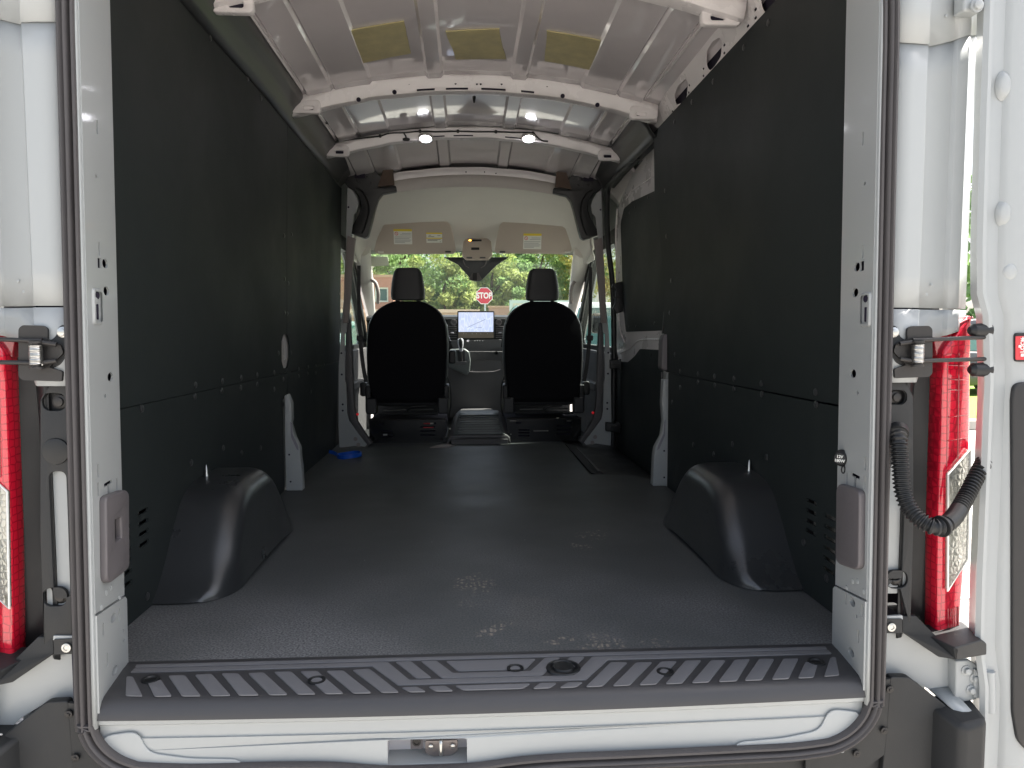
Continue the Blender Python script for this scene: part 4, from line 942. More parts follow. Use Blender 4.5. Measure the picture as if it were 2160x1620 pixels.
    u, v = q([(759, 714)], 3.34)[0]; box('belt_guide', u-.022, u+.022, 3.335, 3.355, v-.014, v+.020, blk, st, bevel=.005)
    # red reflector low on the trim
    u, v = q([(754, 874)], 3.24)[0]; lathe('buckle_button', (u, 3.245, v), (0, -1, 0), [(0, .009), (.004, .008), (.005, 0)], redl, V, seg=12)
    # side door mirror hint: handle on A pillar
    plate('mirror_stalk', [(a_, b_) for a_, b_ in rr(5.0, .72, 5.12, .90, .03)], .12, fx(s*1.12), blk, V, bev=.02, ang=50)

# ================================================================== HEADLINER, VISORS, WINDSCREEN
def hl_row(t):
    # back frame outline -> front frame outline
    back = [(-.785, 1.30), (-.765, 1.42), (-.735, 1.53), (-.69, 1.625), (-.60, 1.668), (-.40, 1.695), (0, 1.715)]
    front = [(-.90, 1.27), (-.88, 1.31), (-.855, 1.335), (-.83, 1.352), (-.70, 1.362), (-.40, 1.372), (0, 1.378)]
    y = 3.46+(4.52-3.46)*t; r_ = []
    for (a, b), (c_, d) in zip(back, front):
        tz = t**1.6 if True else t; bulge = .06*math.sin(math.pi*t)
        r_.append((a+(c_-a)*t**.5, y, b+(d-b)*tz+bulge*(.25 if a < -.68 else 1)))
    return r_+[(-a, b, c_) for a, b, c_ in r_[:-1][::-1]]
grid('headliner', [hl_row(i/14) for i in range(15)], tan, V, ang=80, solid=.006)
grid('headliner_lip', [[(x, 3.47, 1.70-.05*(x/.56)**2+.012*math.cos(x*2)), (x, 3.455, 1.685-.05*(x/.56)**2), (x, 3.45, 1.71-.05*(x/.56)**2), (x, 3.47, 1.765-.055*(x/.56)**2)] for x in np.linspace(-.56, .56, 17)], tan, V, solid=.004)
for s in (-1, 1):
    for px, py in ((790, 447), (781, 484)):
        p = XZ(3.62, [(px, py)])[0]; lathe('trim_plug', ((p[0] if s < 0 else -p[0]+.02), 3.62, p[1]), (-s*.6, -1, 0), [(0, .012), (.002, .0115), (.0022, 0)], tan, V, seg=12)
    vo = [(789, 531), (797, 505), (812, 478), (822, 467), (940, 469), (951, 477), (957, 500), (962, 530), (958, 536), (800, 537)] if s < 0 else [(1043, 532), (1046, 510), (1053, 478), (1064, 468), (1178, 467), (1186, 476), (1200, 510), (1206, 530), (1190, 536), (1048, 535)]
    q_ = XZ(4.30, vo); vis = plate('sun_visor', roundpoly(q_, .02), .022, lambda u, v, w_: (u, 4.30+(v-1.3)*-.35+w_, v), tan2, V, bev=.009, ang=50)
    vy = lambda v: 4.30+(v-1.3)*-.35-.0125
    def sticker(px0, py0, px1, py1, kind):
        a = XZ(4.28, [(px0, py1), (px1, py0)]); (x0, z0), (x1, z1) = a
        F = lambda d: (lambda u, v, w_: (u, vy(v)-d+w_, v))
        st_ = plate('warning_label', [(x0, z0), (x1, z0), (x1, z1), (x0, z1)], .001, F(0), whitep, vis)
        h = z1-z0; w__ = x1-x0
        plate('label_band', [(x0, z1-h*.14), (x1, z1-h*.14), (x1, z1), (x0, z1)], .0006, F(.001), yelp, st_ if False else vis)
        if kind == 1:
            c0, c1_ = x0+w__*.15, z1-h*.30; R_ = h*.12
            plate('label_symbol', ell(c0, c1_, R_, R_, 18), .0006, F(.001), redp, vis, holes=[ell(c0, c1_, R_*.75, R_*.75, 18)[::-1]])
            plate('label_symbol', rot2([(c0-R_*.9, c1_-.001), (c0+R_*.9, c1_-.001), (c0+R_*.9, c1_+.001), (c0-R_*.9, c1_+.001)], (c0, c1_), R(-45)), .0006, F(.0015), redp, vis)
            ls = [(.45, .95, .28), (.35, .95, .38), (.05, .95, .52), (.05, .85, .62), (.05, .95, .72), (.05, .9, .80), (.05, .6, .88)]
        else:
            plate('label_band', [(x0, z1-h*.60), (x1, z1-h*.60), (x1, z1-h*.50), (x0, z1-h*.50)], .0006, F(.001), yelp, vis)
            ls = [(.15, .3, .26), (.12, .5, .40), (.7, .9, .3), (.08, .9, .68), (.08, .7, .78), (.85, .92, .9)]
        for a0, a1, v0 in ls:
            zz = z1-h*v0; plate('label_print', [(x0+w__*a0, zz-h*.018), (x0+w__*a1, zz-h*.018), (x0+w__*a1, zz+h*.018), (x0+w__*a0, zz+h*.018)], .0005, F(.001), greyprint if kind == 1 else blackp, vis)
    if s < 0: sticker(832, 486, 870, 516, 1); sticker(900, 493, 933, 513, 2)
    else: sticker(1103, 495, 1141, 526, 1)
    for px in ((803, 945) if s < 0 else (1060, 1197)):
        c = at(px, 531, y=4.27); box('visor_clip', c.x-.022, c.x+.022, 4.262, 4.285, c.z-.008, c.z+.006, dgrey if px in (945, 1060) else tan, vis, bevel=.004)
oc = XZ(4.34, [(974, 540), (977, 510), (984, 503), (1028, 503), (1036, 510), (1039, 540), (1030, 549), (983, 549)])
ocn = plate('overhead_console', roundpoly(oc, .012), .05, fy(4.34), tan2, V, bev=.012, ang=50)
for (a, b, c_, d, mt) in ((989, 505, 1016, 509, blackp), (994, 522, 1011, 527, blackp)):
    q_ = XZ(4.31, [(a, d), (c_, d), (c_, b), (a, b)]); plate('switch', roundpoly(q_, .002, 2), .004, fy(4.312), mt, ocn)
q_ = XZ(4.308, [(989, 508), (994, 508), (994, 506), (989, 506)]); plate('amber_lamp', q_, .003, fy(4.309), orangel, ocn)
for px in (990, 1018): 
    q_ = XZ(4.312, [(px-6, 545), (px+6, 545), (px+6, 542), (px-6, 542)]); plate('map_lamp', q_, .003, fy(4.313), dgrey, ocn)
q_ = XZ(4.50, [(935, 540), (1075, 540), (1050, 556), (1016, 590), (1006, 592), (996, 590), (966, 556)])
cb_ = plate('camera_bracket', roundpoly(q_, .01), .03, fy(4.60), mat('bracket_black', (.03, .035, .04), .4), V, bev=.006, ang=45)
q_ = XZ(4.56, [(989, 589), (996, 576), (1010, 576), (1017, 589), (1007, 592), (997, 592)]); plate('bracket_face', q_, .006, fy(4.57), greyp, cb_)
q_ = XZ(4.55, [(997, 592), (997, 576), (1006, 576), (1006, 592)]); plate('mirror_stem', q_, .01, fy(4.555), blk, cb_)
for s in (-1, 1): tube('bracket_rib', smoothpath([at(1002+s*25, 549, y=4.55), at(1002+s*20, 560, y=4.55), at(1002+s*12, 565, y=4.55)], 4), .004, greyp, cb_, seg=6)
# windscreen + A pillars
rows = []
for i in range(9):
    t = i/8; y = 4.50+1.12*t; z = 1.375-.53*t
    rows.append([(x, y-.06*(x/.95)**2+.03*math.sin(math.pi*t), z+.015*math.sin(math.pi*t)) for x in np.linspace(-.86-.09*t, .86+.09*t, 15)])
grid('windscreen', rows, glass, V, ang=80)
q_ = XZ(4.62, [(781, 543), (820, 544), (819, 559), (783, 561)]); plate('permit_sticker', roundpoly(q_, .006, 2), .002, lambda u, v, w_: (u, 4.50+(1.375-v)*2.1-.05, v+w_), mat('sticker_pale', (.72, .74, .60), .5), V)
for s in (-1, 1):
    rows = []
    for i in range(13):
        t = i/12; y = 4.42+1.15*t; z = 1.375-.53*t; xi = .800+.105*t; xo_ = .93+.02*t
        pr = [(xi, .012), (xi+.012, -.028), (xi+.05, -.052), (xo_, -.060), (xo_+.03, -.02), (xo_+.03, .05), (xi+.02, .03)]
        rows.append([(s*a, y-.02, z+b) for a, b in pr])
    ap = grid('front_pillar_trim', rows, tan, V, closed=True, caps=True, ang=50)
    pts = [at(784 if s < 0 else 1217, 590, y=4.8), at(793 if s < 0 else 1209, 598, y=4.78), at(798 if s < 0 else 1204, 618, y=4.78), at(797 if s < 0 else 1206, 640, y=4.8)]
    tube('grab_handle', smoothpath(pts, 5), .016, trimg, V, seg=8)
# visible tan side columns below the headliner (between shelf bracket and door window)
for s in (-1, 1):
    rows = []
    for i in range(9):
        t = i/8; z = 1.34-.08*t
        rows.append([(s*(.775+.02*t), 3.47+.02*t, z), (s*(.80+.03*t), 3.60, z-.01), (s*(.86+.02*t), 3.9, z-.005), (s*(.90+.01*t), 4.4, z+.01)])
    grid('door_header_trim', rows, tan, V, ang=70, solid=.006)

# ================================================================== DASHBOARD
D = empty('dashboard', (0, 5.0, .3), V)
prof = [(5.62, .86), (5.30, .885), (5.08, .875), (5.03, .862), (5.02, .840), (5.06, .815), (5.05, .62), (5.06, .50), (5.12, .42), (5.30, .30), (5.62, .28)]
grid('dash_body', [[(x, y+.05*(abs(x)/.93)**3, z+.004*math.cos(x*4)) for y, z in prof] for x in np.linspace(-.93, .93, 25)], blk, D, closed=True, caps=True, ang=40)
def DX(pts, y): return XZ(y, pts)
q_ = DX([(940, 664), (966, 664), (966, 684), (944, 686)], 5.0)
for s in (0, 1):
    ox = 0 if s == 0 else 1
    pan = DX([(943, 672), (966, 672), (966, 735), (956, 728), (948, 712)], 5.0) if s == 0 else DX([(1041, 672), (1066, 672), (1062, 712), (1055, 725), (1041, 733)], 5.0)
    vp = plate('vent_bezel', roundpoly(pan[::1], .008), .02, fy(5.03), blk, D, bev=.004)
    x0, x1 = (at(946, 700, y=5).x, at(963, 700, y=5).x) if s == 0 else (at(1046, 700, y=5).x, at(1063, 700, y=5).x)
    for k in range(6):
        z = at(1000, 689+4.6*k, y=5).z; box('vent_slat', x0, x1, 5.002, 5.016, z-.004, z+.004, greyp, D, bevel=.002)
    zc = at(1000, 702, y=5).z; box('vent_tab', (x0+x1)/2-.014, (x0+x1)/2+.014, 4.992, 5.004, zc-.007, zc+.006, chrome, D, bevel=.002)
    c = at(957 if s == 0 else 1052, 680, y=5.0); lathe('cup_vent', c+Vector((0, .012, 0)), (0, -1, 0), [(0, .028), (.004, .027), (.004, .018), (.001, .016), (.001, 0)], greyp, D, seg=20)
tube('chrome_trim', smoothpath([at(943, 684, y=5.0), at(946, 706, y=5.0), at(951, 720, y=5.0), at(962, 724, y=5.0)], 5), .0028, chrome, D, seg=6)
# screen
def screen_mat():
    mt = mat('screen_map', (.05, .06, .08), .15, emis=(.45, .55, .75), estr=.42); t = mt.node_tree; b = t.nodes['Principled BSDF']
    g = t.nodes.new('ShaderNodeNewGeometry'); v = t.nodes.new('ShaderNodeTexVoronoi'); v.feature = 'DISTANCE_TO_EDGE'; v.inputs['Scale'].default_value = 34
    mp = t.nodes.new('ShaderNodeMapping'); mp.inputs['Rotation'].default_value = (0, R(38), 0); mp.inputs['Scale'].default_value = (1, 1, .35); t.links.new(g.outputs['Position'], mp.inputs[0]); t.links.new(mp.outputs[0], v.inputs['Vector'])
    n = t.nodes.new('ShaderNodeTexNoise'); n.inputs['Scale'].default_value = 16; t.links.new(g.outputs['Position'], n.inputs['Vector'])
    cr = t.nodes.new('ShaderNodeValToRGB'); cr.color_ramp.elements[0].position = .0; cr.color_ramp.elements[0].color = (.55, .62, .78, 1); cr.color_ramp.elements[1].position = .08; cr.color_ramp.elements[1].color = (.30, .38, .56, 1)
    t.links.new(v.outputs['Distance'], cr.inputs[0]); mx = t.nodes.new('ShaderNodeMix'); mx.data_type = 'RGBA'; mx.inputs[7].default_value = (.48, .50, .62, 1); t.links.new(n.outputs[0], mx.inputs[0]); t.links.new(cr.outputs[0], mx.inputs[6])
    t.links.new(mx.outputs[2], b.inputs['Emission Color']); return mt
a = XZ(4.95, [(965, 714), (1043, 656)]); (x0, z0), (x1, z1) = a
scr = plate('touch_screen', rr(x0, z0, x1, z1, .008), .018, fy(4.96), blk, D, bev=.003)
zb_ = at(1000, 700, y=4.95).z; p0 = rr(x0+.010, zb_, x1-.010, z1-.012, .003)
plate('map_display', p0, .001, fy(4.9498), screen_mat(), scr)
plate('button_bar', rr(x0+.008, z0+.004, x1-.008, zb_-.002, .002), .001, fy(4.9498), mat('bar_bronze', (.20, .16, .12), .4), scr)
l0, l1 = at(985, 691, y=4.948), at(1025, 673, y=4.948); tube('route_line', [l0, l1], .0012, blackp, scr, seg=5)
for (ax, ay) in ((1006, 691), (1011, 691), (1015, 691)): 
    c = at(ax, ay, y=4.9485); box('map_text', c.x-.010, c.x+.008, 4.9482, 4.9488, c.z-.001, c.z+.001, blackp, scr, bevel=0)
for i, px in enumerate((978, 983, 996, 1005, 1014, 1028)):
    c = at(px, 704, y=4.9485); lathe('screen_icon', c, (0, -1, 0), [(0, .0025), (.0003, .0025)], whitep, scr, seg=8)
# lower fascia
q_ = XZ(4.99, [(950, 718), (1058, 716), (1056, 735), (1020, 741), (985, 740), (955, 734)]); fas = plate('climate_fascia', roundpoly(q_, .01), .02, fy(5.0), dgrey, D, bev=.004)
c = at(987, 719, y=4.985); lathe('volume_knob', c, (0, -1, 0), [(0, .013), (.012, .012), (.013, .010), (.009, .009), (.009, 0)], chrome, fas, seg=20)
for px in (1001.5, 1007, 1012, 1018): cc_ = at(px, 719, y=4.988); box('fascia_button', cc_.x-.005, cc_.x+.005, 4.985, 4.99, cc_.z-.004, cc_.z+.003, greyprint, fas, bevel=.001)
q_ = XZ(4.97, [(955, 735), (1060, 732), (1060, 738), (1020, 744), (975, 744), (950, 742)]); plate('chrome_edge', q_, .008, fy(5.0), dgrey, D)
# centre stack: open tray on the right, shifter tower on the left
cs_ = [(940, 741), (1062, 741), (1064, 830), (1062, 880), (946, 880), (942, 800)]
hole_ = roundpoly(XZ(4.80, [(996, 763), (1004, 760), (1056, 760), (1058, 777), (1050, 783), (996, 783)]), .01)
CS = plate('centre_stack', roundpoly(XZ(4.80, cs_), .015), .03, fy(4.82), mat('stack_brown', (.065, .062, .063), .5, bump=.15, bscale=300, bdist=.0006), D, holes=[hole_[::-1]], bev=.004)
q_ = XZ(4.86, [(994, 760), (1060, 760), (1060, 785), (994, 785)]); mesh('tray_back', [(a_, 4.98, b_) for a_, b_ in q_], [(0, 1, 2, 3)], dgrey, CS)
tube('tray_lip', smoothpath([at(989, 784, y=4.78), at(1010, 785, y=4.78), at(1040, 784, y=4.78), at(1055, 780, y=4.78)], 4), .004, greyp, CS, seg=6)
c = at(1047, 745, y=4.79); lathe('power_outlet', c, (0, -1, 0), [(0, .018), (.006, .017), (.006, .012), (.0, .011), (0, 0)], blk, CS, seg=18)
q_ = XZ(4.70, [(948, 737), (980, 735), (990, 742), (993, 760), (991, 784), (985, 792), (948, 775)]); tw = plate('shifter_tower', roundpoly(q_, .012), .12, fy(4.74), mat('tower_grey', (.09, .10, .098), .45), D, bev=.012, ang=50)
q_ = XZ(4.64, [(964, 738), (981, 738), (982, 768), (967, 768)]); plate('shifter_gate', roundpoly(q_, .006, 2), .02, fy(4.675), blk, tw, bev=.003)
gt = at(971, 712, y=4.60); gb_ = at(974, 762, y=4.63)
tube('gear_lever', [gb_, gb_+(gt-gb_)*.45], .007, steeld, D)
kn = gt; lathe('gear_knob', gb_+(gt-gb_)*.42, (gt-gb_), [(0, .012), (.03, .018), (.06, .023), (.085, .025), (.10, .022), (.108, .012), (.11, 0)], mat('knob_grey', (.42, .42, .46), .3), D, seg=20)
lathe('gear_knob', gb_+(gt-gb_)*.42+Vector((0, -.012, 0)), (gt-gb_), [(.03, .010), (.05, .015), (.08, .018), (.105, .012), (.112, 0)], blk, D, seg=18)
q_ = XZ(4.60, [(960, 763), (984, 763), (982, 770), (960, 770)]); plate('shifter_base', q_, .02, fy(4.62), dgrey, D)
# passenger-side grey floor console between the seats
rows = []
def con_row(y, hw, z, drop=.06): return [(-hw-.02, y, z-drop-.05), (-hw-.008, y, z-.02), (-hw+.012, y, z-.003), (-hw*.5, y, z), (hw*.5, y, z), (hw-.012, y, z-.003), (hw+.008, y, z-.02), (hw+.02, y, z-drop-.05)]
FC = grid('floor_console', [[(a+.03, b, c_) for a, b, c_ in con_row(y, hw, z)] for y, hw, z in ((3.30, .192, .030), (3.31, .190, .055), (3.55, .165, .165), (3.62, .150, .182), (3.70, .145, .180), (3.9, .14, .13), (4.8, .14, .08))], dgrey, V, ang=40, solid=.004)
rb = grid('ribbed_cover', [[(a+.03, b-.004, c_+.004) for a, b, c_ in con_row(y, hw, z)[2:6]] for y, hw, z in ((3.315, .180, .058), (3.45, .165, .122), (3.56, .150, .168), (3.60, .140, .176))], mat('cover_grey', (.15, .165, .165), .42), FC, solid=.004)
for k in range(8):
    t = k/7.5; y = 3.335+.20*t; z = .0685+.096*t; hw = .145-.012*t; box('cover_rib', .03-hw, .03+hw, y-.004, y+.007, z+.002, z+.009, mat('rib_grey', (.07, .078, .082), .5) if k == 0 else MATS['rib_grey'], FC, bevel=.003)
box('tunnel_riser', -.155, .215, 3.285, 3.30, -.005, .032, dgrey, FC)
box('cab_floor', -.94, .94, 3.42, 5.6, -.12, -.10, blk, V); box('firewall', -.94, .94, 5.55, 5.62, -.12, .86, blk, V)

# ================================================================== SEATS
def seat(s, cxp):
    c0 = at(cxp, 800, y=3.44).x
    root = empty('driver_seat' if s < 0 else 'passenger_seat', (c0, 3.6, 0), V)
    root['label'] = 'black cloth driver seat, left' if s < 0 else 'black cloth passenger seat, right'
    X = lambda px: (px-860)/FPX*4.94
    Z = lambda py: at(860, py, y=3.44).z
    # backrest: loft of horizontal sections, half-widths by height
    secs = [(858, 70, 3.41), (848, 73, 3.40), (835, 77, 3.40), (800, 84, 3.405), (750, 87, 3.42), (710, 86.5, 3.435), (685, 84, 3.445), (665, 75, 3.455), (652, 64, 3.465), (643, 50, 3.475), (638, 40, 3.485), (635, 32, 3.495)]
    rows = []
    for py, hw, y in secs:
        z = Z(py); w_ = hw/FPX*4.94; d = .115 if py > 640 else .09; r_ = []
        for k in range(24):
            a = 2*math.pi*k/24; ca, sa = math.cos(a), math.sin(a); e = .38
            r_.append((c0+w_*abs(ca)**e*(1 if ca > 0 else -1), y+d/2+d/2*abs(sa)**.6*(1 if sa > 0 else -1), z))
        rows.append(r_)
    sh = grid('backrest', rows, seatv, root, closed=True, caps=True, ang=60)
    sb_ = sh.modifiers.new('sub', 'SUBSURF'); sb_.levels = 1; sb_.render_levels = 2
    # cloth rear panel slightly proud
    rows = []
    for py, hw, y in secs[1:]:
        z = Z(py); w_ = (hw-5)/FPX*4.94; rows.append([(c0+w_*u, y-.004-.006*(1-abs(u)**4), z) for u in (-1, -.97, -.85, -.5, 0, .5, .85, .97, 1)])
    grid('rear_cover', rows, seatf, root, ang=70, solid=.004)
    # head restraint
    rows = []
    for py, hw in ((633, 30), (631, 34.5), (622, 36.2), (605, 35), (590, 33), (575, 30), (568, 27), (564, 23), (563, 18)):
        z = Z(py); w_ = hw/FPX*5.0; d = .10; rows.append([(c0+w_*abs(math.cos(a))**.42*(1 if math.cos(a) > 0 else -1), 3.53+d/2*abs(math.sin(a))**.6*(1 if math.sin(a) > 0 else -1), z) for a in [2*math.pi*k/24 for k in range(24)]])
    hr = grid('head_restraint', rows, seatv, root, closed=True, caps=True, ang=60); m_ = hr.modifiers.new('sub', 'SUBSURF'); m_.levels = 1; m_.render_levels = 2
    for dx in (-22, 22): lathe('restraint_post', (c0+dx/FPX*5, 3.53, Z(645)), (0, 0, 1), [(0, .016), (.03, .014), (.06, .012)], blk, root, seg=12)
    # recliner covers
    for dx, sg in ((-74, -1), (74, 1)):
        x = c0+X(860+dx); lo_, hi_ = sorted((x-.03, x+.042*(-sg)+.0))
        box('recliner_cover', x-.036, x+.036, 3.38, 3.47, Z(872), Z(838), seatv, root, bevel=.012)
        box('side_cover', x+sg*.022-.02, x+sg*.022+.02, 3.40, 3.60, Z(870), Z(812), blk, root, bevel=.012)
    # inboard arm rest, lever
    ax = c0+(-s)*X(860+93); rc = lathe('arm_rest', (ax-.004, 3.46, Z(752)), (0, 1, 0), [(0, .0), (.0, .040), (.01, .052), (.30, .052), (.31, .04)], blk, root, seg=20) if False else None
    q_ = rr(c0+(-s)*X(860+86)-(0 if s < 0 else .045), Z(768), c0+(-s)*X(860+86)+(.045 if s < 0 else 0), Z(740), .012)
    plate('arm_rest', q_, .30, fy(3.64), blk, root, bev=.01, ang=50) if s < 0 else None
    q_ = rr(c0+s*.295-.022, Z(836), c0+s*.295+.022, Z(806), .015); plate('height_lever', q_, .10, fy(3.50), blk, root, bev=.008, ang=50)
    # base: slotted pressed-steel box
    hx = X(860+79); hol = []
    for (u0, v0, u1, v1) in ((-60, 893, -48, 890), (48, 893, 60, 890)): hol.append(rr(c0+X(860+u0), Z(v0), c0+X(860+u1), Z(v1), .004, 2)[::-1])
    for k in range(3):
        hol.append(rr(c0+X(860+26), Z(897+8.5*k+3), c0+X(860+58), Z(897+8.5*k), .006, 3)[::-1]); hol.append(rr(c0+X(860-55), Z(905+6*k+3), c0+X(860-30), Z(905+6*k), .006, 3)[::-1])
    bs = plate('seat_base', [(c0-hx, .0), (c0+hx, .0), (c0+hx, Z(882)), (c0-hx, Z(882))], .006, fy(3.385), mat('base_gloss'+str(s), (.010, .010, .011), .16, bump=.1, bscale=40), root, holes=hol)
    box('base_inner', c0-hx, c0+hx, 3.40, 3.85, 0, Z(884), shade_dark, root, bevel=0)
    tube('base_edge', [(c0-hx, 3.383, Z(882)), (c0, 3.383, Z(883)), (c0+hx, 3.383, Z(882))], .005, steeld, root, seg=6)
    box('base_rail', c0-hx-.01, c0-hx+.02, 3.37, 3.9, .0, .035, blk, root); box('base_rail', c0+hx-.02, c0+hx+.01, 3.37, 3.9, .0, .035, blk, root)
    box('seat_cushion', c0-.25, c0+.25, 3.50, 4.02, .255, .37, seatf, root, bevel=.03)
    tube('cross_rod', [(c0-.16, 3.42, Z(864.5)), (c0+.17, 3.42, Z(863))], .004, steel, root, seg=6)
    tube('frame_rod', [(c0-.19, 3.42, Z(872)), (c0+.20, 3.42, Z(872))], .009, blk, root, seg=8)
    tube('wire_loop', smoothpath([(c0+.03, 3.40, Z(871)), (c0+.00, 3.395, Z(864)), (c0+.04, 3.39, Z(857)), (c0+.12, 3.40, Z(856))], 5), .008, blk, root, seg=8)
    if s < 0:
        for k, py in enumerate((893.5, 902)): 
            c = at(893 if k == 0 else 893, py, y=3.378); tube('red_cable', [c, c+Vector((.066, 0, .001))], .0042, redm, root, seg=8)
            if k == 0: tube('cable_end', [c+Vector((.045, -.002, 0)), c+Vector((.066, -.002, .001))], .0045, whitep, root, seg=8)
        c = at(813, 917, y=3.378); tube('bright_clip', [c-Vector((.015, 0, 0)), c+Vector((.012, 0, 0))], .006, steel, root, seg=8)
    else:
        for px, py, L in ((1077, 916, .01), (1141, 909, .1), (1083, 888, .05), (1200, 888, .03)):
            c = at(px, py, y=3.379); tube('bright_clip', [c-Vector((L/2, 0, 0)), c+Vector((L/2, 0, 0))], .003, steel, root, seg=6)
    tube('belt_stalk', smoothpath([(c0-s*.27, 3.46, Z(880)), (c0-s*.285, 3.46, Z(855)), (c0-s*.28, 3.46, Z(815)), (c0-s*.262, 3.46, Z(795))], 4), .006, steel if False else blk, root, seg=6)
seat(-1, 860); seat(1, 1146)
# pale edge of the floor mat by the driver seat base
plate('mat_edge', XZ(0, []) or [(at(a, b, z=.003).x, at(a, b, z=.003).y) for a, b in ((907, 944), (920, 939), (946, 936), (960, 940), (940, 944))], .004, fz(.002), trimg, V)

# blue ring lying on the floor
cc_ = at(737, 961, z=.01); bt = []
for i in range(36):
    a = 2*math.pi*i/36; bt.append((cc_.x+.072*math.cos(a), cc_.y+.075*math.sin(a)))
ring = plate('blue_strap', bt, .022, lambda u, v, w_: (u, v, .014+w_+.004*math.sin((u-cc_.x)*30)), bluem, None, holes=[[(cc_.x+(p[0]-cc_.x)*.90, cc_.y+(p[1]-cc_.y)*.90) for p in bt][::-1]])
tag(ring, 'loose blue plastic strap coiled on the black floor by the left pillar', 'strap')
ring2 = strap('strap_tail', [(cc_.x-.075, cc_.y+.02, .014), (cc_.x-.10, cc_.y+.05, .020), (cc_.x-.13, cc_.y+.07, .024)], .003, .020, bluem, ring, side=(0, 1, 0))

# ================================================================== REAR LAMPS, TRIMS, BUMPER
lensred = mat('lens_red', (.62, .008, .028), .14, coat=1.0, spec=.6, emis=(.9, .0, .02), estr=.0)
tt = lensred.node_tree; bz = tt.nodes['Principled BSDF']; gg = tt.nodes.new('ShaderNodeNewGeometry')
vv = tt.nodes.new('ShaderNodeTexVoronoi'); vv.feature = 'DISTANCE_TO_EDGE'; vv.distance = 'CHEBYCHEV' if hasattr(vv, 'distance') and False else vv.distance; vv.inputs['Scale'].default_value = 60; vv.inputs['Randomness'].default_value = .35
tt.links.new(gg.outputs['Position'], vv.inputs['Vector']); cr = tt.nodes.new('ShaderNodeValToRGB'); cr.color_ramp.elements[0].color = (.32, .003, .016, 1); cr.color_ramp.elements[1].position = .12; cr.color_ramp.elements[1].color = (.66, .010, .035, 1)
tt.links.new(vv.outputs['Distance'], cr.inputs[0]); tt.links.new(cr.outputs[0], bz.inputs['Base Color'])
lensclear = mat('lens_clear', (.4, .4, .36), .16, .5, coat=1.0)
tt = lensclear.node_tree; bz = tt.nodes['Principled BSDF']; gg = tt.nodes.new('ShaderNodeNewGeometry'); vv = tt.nodes.new('ShaderNodeTexVoronoi'); vv.feature = 'DISTANCE_TO_EDGE'; vv.inputs['Scale'].default_value = 75; vv.inputs['Randomness'].default_value = .5
tt.links.new(gg.outputs['Position'], vv.inputs['Vector']); bmp = tt.nodes.new('ShaderNodeBump'); bmp.inputs['Strength'].default_value = .8; bmp.inputs['Distance'].default_value = .004; tt.links.new(vv.outputs['Distance'], bmp.inputs['Height']); tt.links.new(bmp.outputs[0], bz.inputs['Normal'])
cr = tt.nodes.new('ShaderNodeValToRGB'); cr.color_ramp.elements[0].color = (.25, .25, .20, 1); cr.color_ramp.elements[1].position = .05; cr.color_ramp.elements[1].color = (.42, .42, .38, 1)
tt.links.new(vv.outputs['Distance'], cr.inputs[0]); tt.links.new(cr.outputs[0], bz.inputs['Base Color'])
lensdark = mat('lens_dark_red', (.26, .01, .02), .15, coat=1.0)
